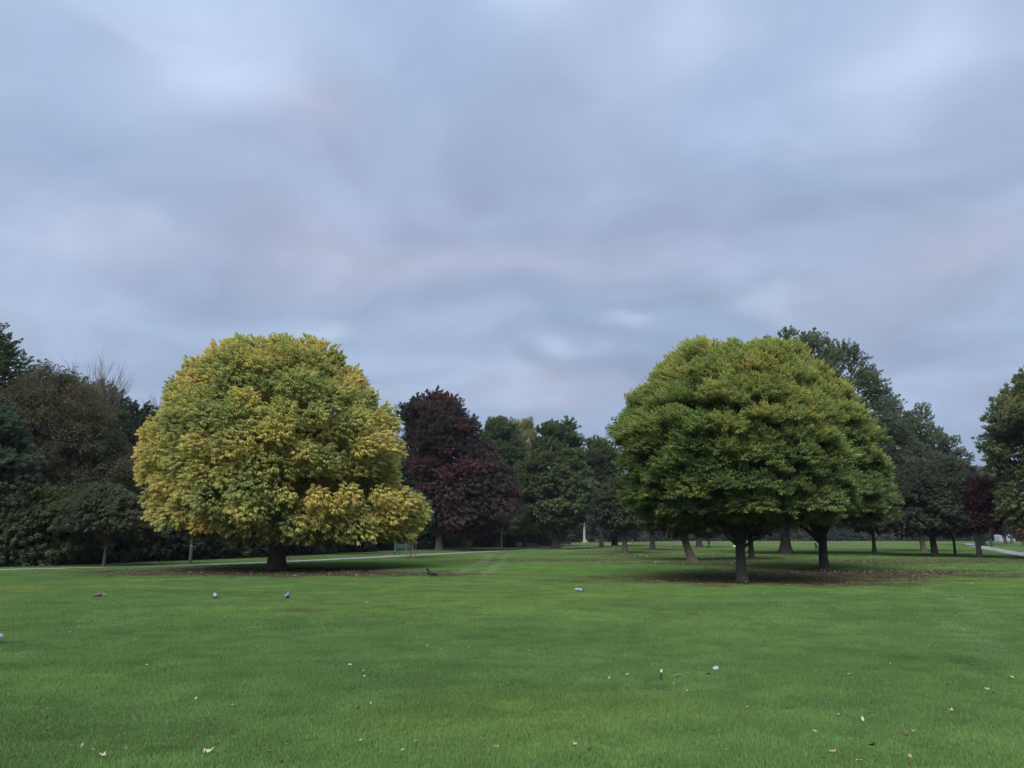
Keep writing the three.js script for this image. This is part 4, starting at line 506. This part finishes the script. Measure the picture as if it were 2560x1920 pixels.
// feathers and fallen leaves on the lawn
{
  const dark = std(0.03, 0.028, 0.028, 0.6, { side: THREE.DoubleSide }), white = std(0.55, 0.57, 0.58, 0.8, { side: THREE.DoubleSide });
  const f = thing('feather', 'dark feather with a white tip stuck upright in the grass', 'feather', [1.65, 0.0, -9.0]);
  const vane = (h0, h1, w) => { const p = [], idx = []; for (let i = 0; i <= 10; i++) { const t = i / 10, y = lerp(h0, h1, t), ww = w * Math.sin(Math.PI * (0.12 + 0.82 * t)), bend = 0.02 * t * t; p.push(-ww, y, 0.006, bend * 0.3, y, 0, ww * 0.7, y, 0.008); if (i) { const a = (i - 1) * 3; for (const k of [0, 1]) idx.push(a + k, a + k + 1, a + k + 3, a + k + 1, a + k + 4, a + k + 3); } } const g = new THREE.BufferGeometry(); g.setAttribute('position', new THREE.Float32BufferAttribute(p, 3)); g.setIndex(idx); g.computeVertexNormals(); return g; };
  part('vane', vane(0.03, 0.125, 0.017), dark, f); part('tip', vane(0.12, 0.16, 0.013), white, f); part('quill', tube([V(0, -0.01, 0), V(0.002, 0.08, -0.002), V(0.012, 0.155, -0.001)], 0.0025, 0.001, 5, 5), white, f); f.rotation.z = -0.08;
  const w = thing('feather_tuft', 'round white tuft of down feathers on the grass right of the upright feather', 'feathers', [2.46, 0, -9.75]); const r = rng(91), gs = [];
  for (let i = 0; i < 46; i++) { const a = r() * 6.283, e = 0.15 + r() * 1.3, L = 0.028 + 0.022 * r(), d = V(Math.cos(a) * Math.cos(e), Math.sin(e), Math.sin(a) * Math.cos(e)); gs.push(tube([V(0, 0.03, 0), d.clone().multiplyScalar(L * 0.6).add(V(0, 0.03, 0)), d.clone().multiplyScalar(L).add(V(0, 0.027, 0))], 0.008, 0.003, 5, 3)); } part('down', mergeGeometries(gs), white, w);
  const tg = (label, pos, turn) => { const o = thing('twig', label, 'twig', [pos[0], 0.02, pos[1]], turn); part('stem', tube([V(-0.12, 0.02, 0), V(-0.03, 0.05, 0.01), V(0.06, 0.05, 0), V(0.1, 0.0, 0.02)], 0.0045, 0.003, 6, 8), std(0.28, 0.25, 0.15, 0.9), o); part('side_shoot', tube([V(0.06, 0.05, 0), V(0.09, 0.03, 0.01), V(0.1, -0.02, 0.03)], 0.007, 0.005, 6, 4), std(0.26, 0.20, 0.14, 0.9), o); o.scale.setScalar(0.75); };
  tg('bent pale straw-coloured twig just right of the upright feather', [1.9, -9.25], 0.1);
}
const LEAVES = {
  c: [[-8.44, -15.34], [-8.17, -15.06], [-5.67, -15.76], [-4.97, -14.62], [-4.38, -8.98], [-4.66, -8.3], [-2.65, -7.72], [-13.3, -21.88], [-3.62, -20.57], [-1.3, -14.67], [-0.35, -21.19], [-0.99, -11.35], [-0.63, -11.64], [-2.02, -10.07], [-0.12, -6.25], [-1.73, -6.32], [4.0, -20.65], [2.02, -12.04], [0.09, -11.52], [0.96, -9.4], [1.28, -9.03], [2.67, -8.65], [7.14, -22.44], [8.43, -16.21], [5.14, -14.71], [7.72, -13.67], [6.5, -11.15], [5.34, -10.29], [5.67, -9.19], [3.06, -7.15], [2.48, -5.9], [12.4, -23.97]],
  w: [[-7.74, -14.2], [-7.66, -14.17], [-7.63, -14.31], [-7.36, -14.17], [-7.36, -14.34], [-7.43, -13.47], [-7.85, -14.17], [-5.26, -13.32], [-6.07, -12.12], [-4.79, -10.96], [-4.07, -10.52], [-4.56, -10.09], [-3.25, -9.3], [-4.79, -9.28], [-3.12, -8.04], [-2.52, -7.69], [-2.71, -7.22], [-2.91, -6.21], [-7.48, -17.12], [-5.33, -17.43], [-1.24, -11.8], [-2.17, -9.59], [-1.69, -9.31], [-1.16, -10.4], [-2.45, -9.16], [-2.42, -9.3], [-1.59, -7.27], [-0.48, -6.92], [-0.48, -7.23], [-0.82, -6.17], [-0.04, -10.04], [-1.35, -7.79], [-0.66, -8.25], [-1.19, -6.46], [1.99, -17.43], [1.43, -18.62], [3.23, -12.65], [1.1, -9.17], [0.03, -9.39], [1.76, -8.84], [0.69, -8.06], [0.47, -7.72], [0.64, -8.83], [1.82, -8.45], [6.02, -14.07], [5.91, -12.66], [7.88, -13.32], [6.8, -11.6], [5.82, -10.82], [4.76, -10.17], [7.11, -11.69], [3.61, -9.21], [3.52, -7.93], [3.02, -7.81], [5.19, -8.38], [4.82, -9.34], [6.24, -10.53], [11.09, -19.0], [10.0, -21.2]],
  b: [[-3.3, -7.15], [0.05, -8.69], [2.28, -9.4], [5.73, -10.06], [3.62, -8.38], [3.25, -7.41], [3.19, -6.67], [2.76, -6.31], [2.25, -5.97]],
  t: [[-3.28, -6.29], [-3.14, -6.18], [-1.57, -11.5], [-1.35, -10.57], [-1.28, -10.61], [-2.19, -10.07], [-1.76, -9.59], [-1.44, -9.7], [-2.42, -8.19], [-1.43, -7.57], [-0.74, -6.39], [-1.81, -6.14], [-1.64, -5.87], [0.24, -11.26], [1.34, -9.35], [2.11, -9.43], [2.21, -7.64], [0.13, -6.6], [0.58, -6.18], [1.61, -6.18], [8.35, -17.2], [6.1, -11.77], [6.66, -12.08], [3.91, -9.38], [4.72, -8.77], [4.9, -8.27], [3.45, -7.83], [2.92, -7.31], [2.48, -6.72], [3.3, -6.75], [2.38, -6.12], [2.61, -5.94], [2.89, -6.0]],
  m: [[-2.99, -6.02], [-2.26, -6.11], [0.48, -6.3], [4.96, -8.49], [4.03, -7.49]],
};
function fallenLeaf(L, W, curl, lobed, seed) { // a curled blade with a raised rim
  const r = rng(seed), n = lobed ? 18 : 12, p = [0, 0.0, 0], idx = [];
  for (let i = 0; i < n; i++) { const a = i / n * 6.283, k = lobed ? ([1.15, 0.9, 0.66, 0.95, 0.8, 0.6][i % 6] * (0.85 + 0.3 * r())) : 1 - 0.18 * Math.abs(Math.sin(a)), x = Math.cos(a) * L / 2 * k, z = Math.sin(a) * W / 2 * k; p.push(x, curl * (Math.abs(z) / W * 2) ** 2 + curl * 0.8 * (x / L * 2) ** 2 * (0.5 + r()) + 0.006 * (r() - 0.5), z); idx.push(0, 1 + (i + 1) % n, 1 + i); }
  const g = new THREE.BufferGeometry(); g.setAttribute('position', new THREE.Float32BufferAttribute(p, 3)); g.setIndex(idx); g.computeVertexNormals(); return g;
}
{
  const r = rng(77), KIND = { c: [[0.46, 0.43, 0.28], 'small pale cream fallen leaf', 0.045, 0.028, 0.016], w: [[0.36, 0.43, 0.26], 'tiny whitish green fallen leaf', 0.038, 0.018, 0.010], b: [[0.085, 0.058, 0.038], 'dark brown curled fallen leaf', 0.055, 0.036, 0.022], t: [[0.27, 0.20, 0.125], 'tan dry fallen leaf', 0.045, 0.03, 0.018], m: [[0.46, 0.39, 0.27], 'large pale lobed fallen leaf', 0.075, 0.055, 0.026] };
  const MARK = [['the upright feather', 1.65, -9.0], ['the white down tuft', 2.46, -9.75], ['the largest pale leaf', -2.99, -6.02], ['the left-edge pigeon', -7.84, -12.1], ['the brownish pigeon', -10.98, -21.1], ['the pigeon below the yellow trunk', -5.86, -20.7], ['the middle pigeon', 1.96, -23], ['the long tan-orange leaf', 4.03, -7.49], ['the white folded leaf', 0.48, -6.3], ['the pale pair of leaves', -1.32, -10.6]], spoken = new Set();
  const where = (label, x, z) => { const near = MARK.map(([n, mx, mz]) => [Math.hypot(x - mx, z - mz), n, x - mx, z - mz]).sort((p, q) => p[0] - q[0]);
    for (const [d, n, dx, dz] of near.slice(0, 4)) { const side = Math.abs(dx) > Math.abs(dz) * 0.6 ? (dx < 0 ? 'left of' : 'right of') : '', fb = Math.abs(dz) > Math.abs(dx) * 0.6 ? (dz < 0 ? 'behind' : 'in front of') : ''; const dir = side && fb ? (dz < 0 ? 'behind and ' : 'before and ') + side : side || fb; for (const far of [d < 0.6 ? 'close' : d < 1.5 ? 'a step' : d < 3 ? 'some steps' : 'far']) { const t = `${label} ${far} ${dir} ${n}`; if (!spoken.has(t)) { spoken.add(t); return t; } } }
    return `${label} ${near[0][0] < 1.5 ? 'near' : 'well away from'} ${near[0][1]}`; };
  const special = { m: ['largest pale lobed leaf at the bottom left of the lawn', 'pale lobed leaf near the bottom, right of the largest leaf', 'white-backed folded leaf at the bottom middle of the lawn', 'pale lobed leaf on the right lawn near the frame edge', 'long tan-orange leaf low on the right lawn'] };
  for (const k in LEAVES) { const [c, label, L, W, curl] = KIND[k], geos = [1, 2, 3].map((s) => fallenLeaf(L, W, curl, k === 'm', s + k.charCodeAt(0))), mats = [0, 1].map((j) => std(c[0] * (1 - 0.2 * j), c[1] * (1 - 0.22 * j), c[2] * (1 - 0.1 * j), 0.85, { side: THREE.DoubleSide }));
    LEAVES[k].forEach(([x, z], i) => { const t = new THREE.Mesh(geos[i % 3], mats[i % 2]); t.name = numbered('fallen_leaf'); t.position.set(x, 0.026 + 0.012 * r(), z); t.rotation.set((r() - 0.5) * 0.9, r() * 6.283, (r() - 0.5) * 0.9); const s = 0.85 + 0.4 * r(); t.scale.setScalar(k === 'm' && i ? s * 0.8 : s); t.castShadow = t.receiveShadow = true; tag(t, special[k]?.[i] ?? where(label, x, z), 'leaf', 'fallen leaves on the lawn'); scene.add(t); }); }
}
{ // leaf litter nobody could count: under the trees and across the right-hand grass
  const r = rng(99), N = 40000, g = fallenLeaf(0.065, 0.045, 0.014, false, 5), m = new THREE.InstancedMesh(g, std(1, 1, 1, 0.9, { side: THREE.DoubleSide }), N), M = new THREE.Matrix4(), q = new THREE.Quaternion(), e = new THREE.Euler(), col = new THREE.Color(); let n = 0, guard = 0;
  while (n < N && guard++ < N * 40) {
    const z = -18 - 92 * Math.sqrt(r()), x = (r() * 1.5 - 0.75) * -z; const b = brownAt(x, z)[0], right = sstep(8, 20, x) * sstep(-30, -36, z) * sstep(-75, -66, z); const base = 0.012 + 0.02 * sstep(-30, -42, z);
    if (r() > base + b * 0.75 + right * 0.3 || onPath(x, z, -0.6) || (x < -24)) continue;
    const u = r(), pale = right > 0.3 ? 0.22 : (z > -45 && b > 0.4) ? 0.05 : 0.35, c = u < pale ? [0.25, 0.235, 0.14] : u < pale + 0.3 ? [0.14, 0.105, 0.065] : [0.085, 0.06, 0.04], s = 0.7 + 0.7 * r();
    M.compose(V(x, 0.03 + 0.018 * r(), z), q.setFromEuler(e.set((r() - 0.5) * 0.6, r() * 6.283, (r() - 0.5) * 0.6)), V(s, s, s)); m.setMatrixAt(n, M); m.setColorAt(n, col.setRGB(...c)); n++;
  }
  m.count = n; m.name = 'leaf_litter'; m.castShadow = m.receiveShadow = true; tag(m, 'brown and yellow leaf litter scattered under the trees and over the right grass', 'leaf litter', null, 'stuff'); scene.add(m);
}
scene.fog = new THREE.FogExp2(new THREE.Color(0.75, 0.85, 1.0), 0.00013);
renderer.render(scene, camera);
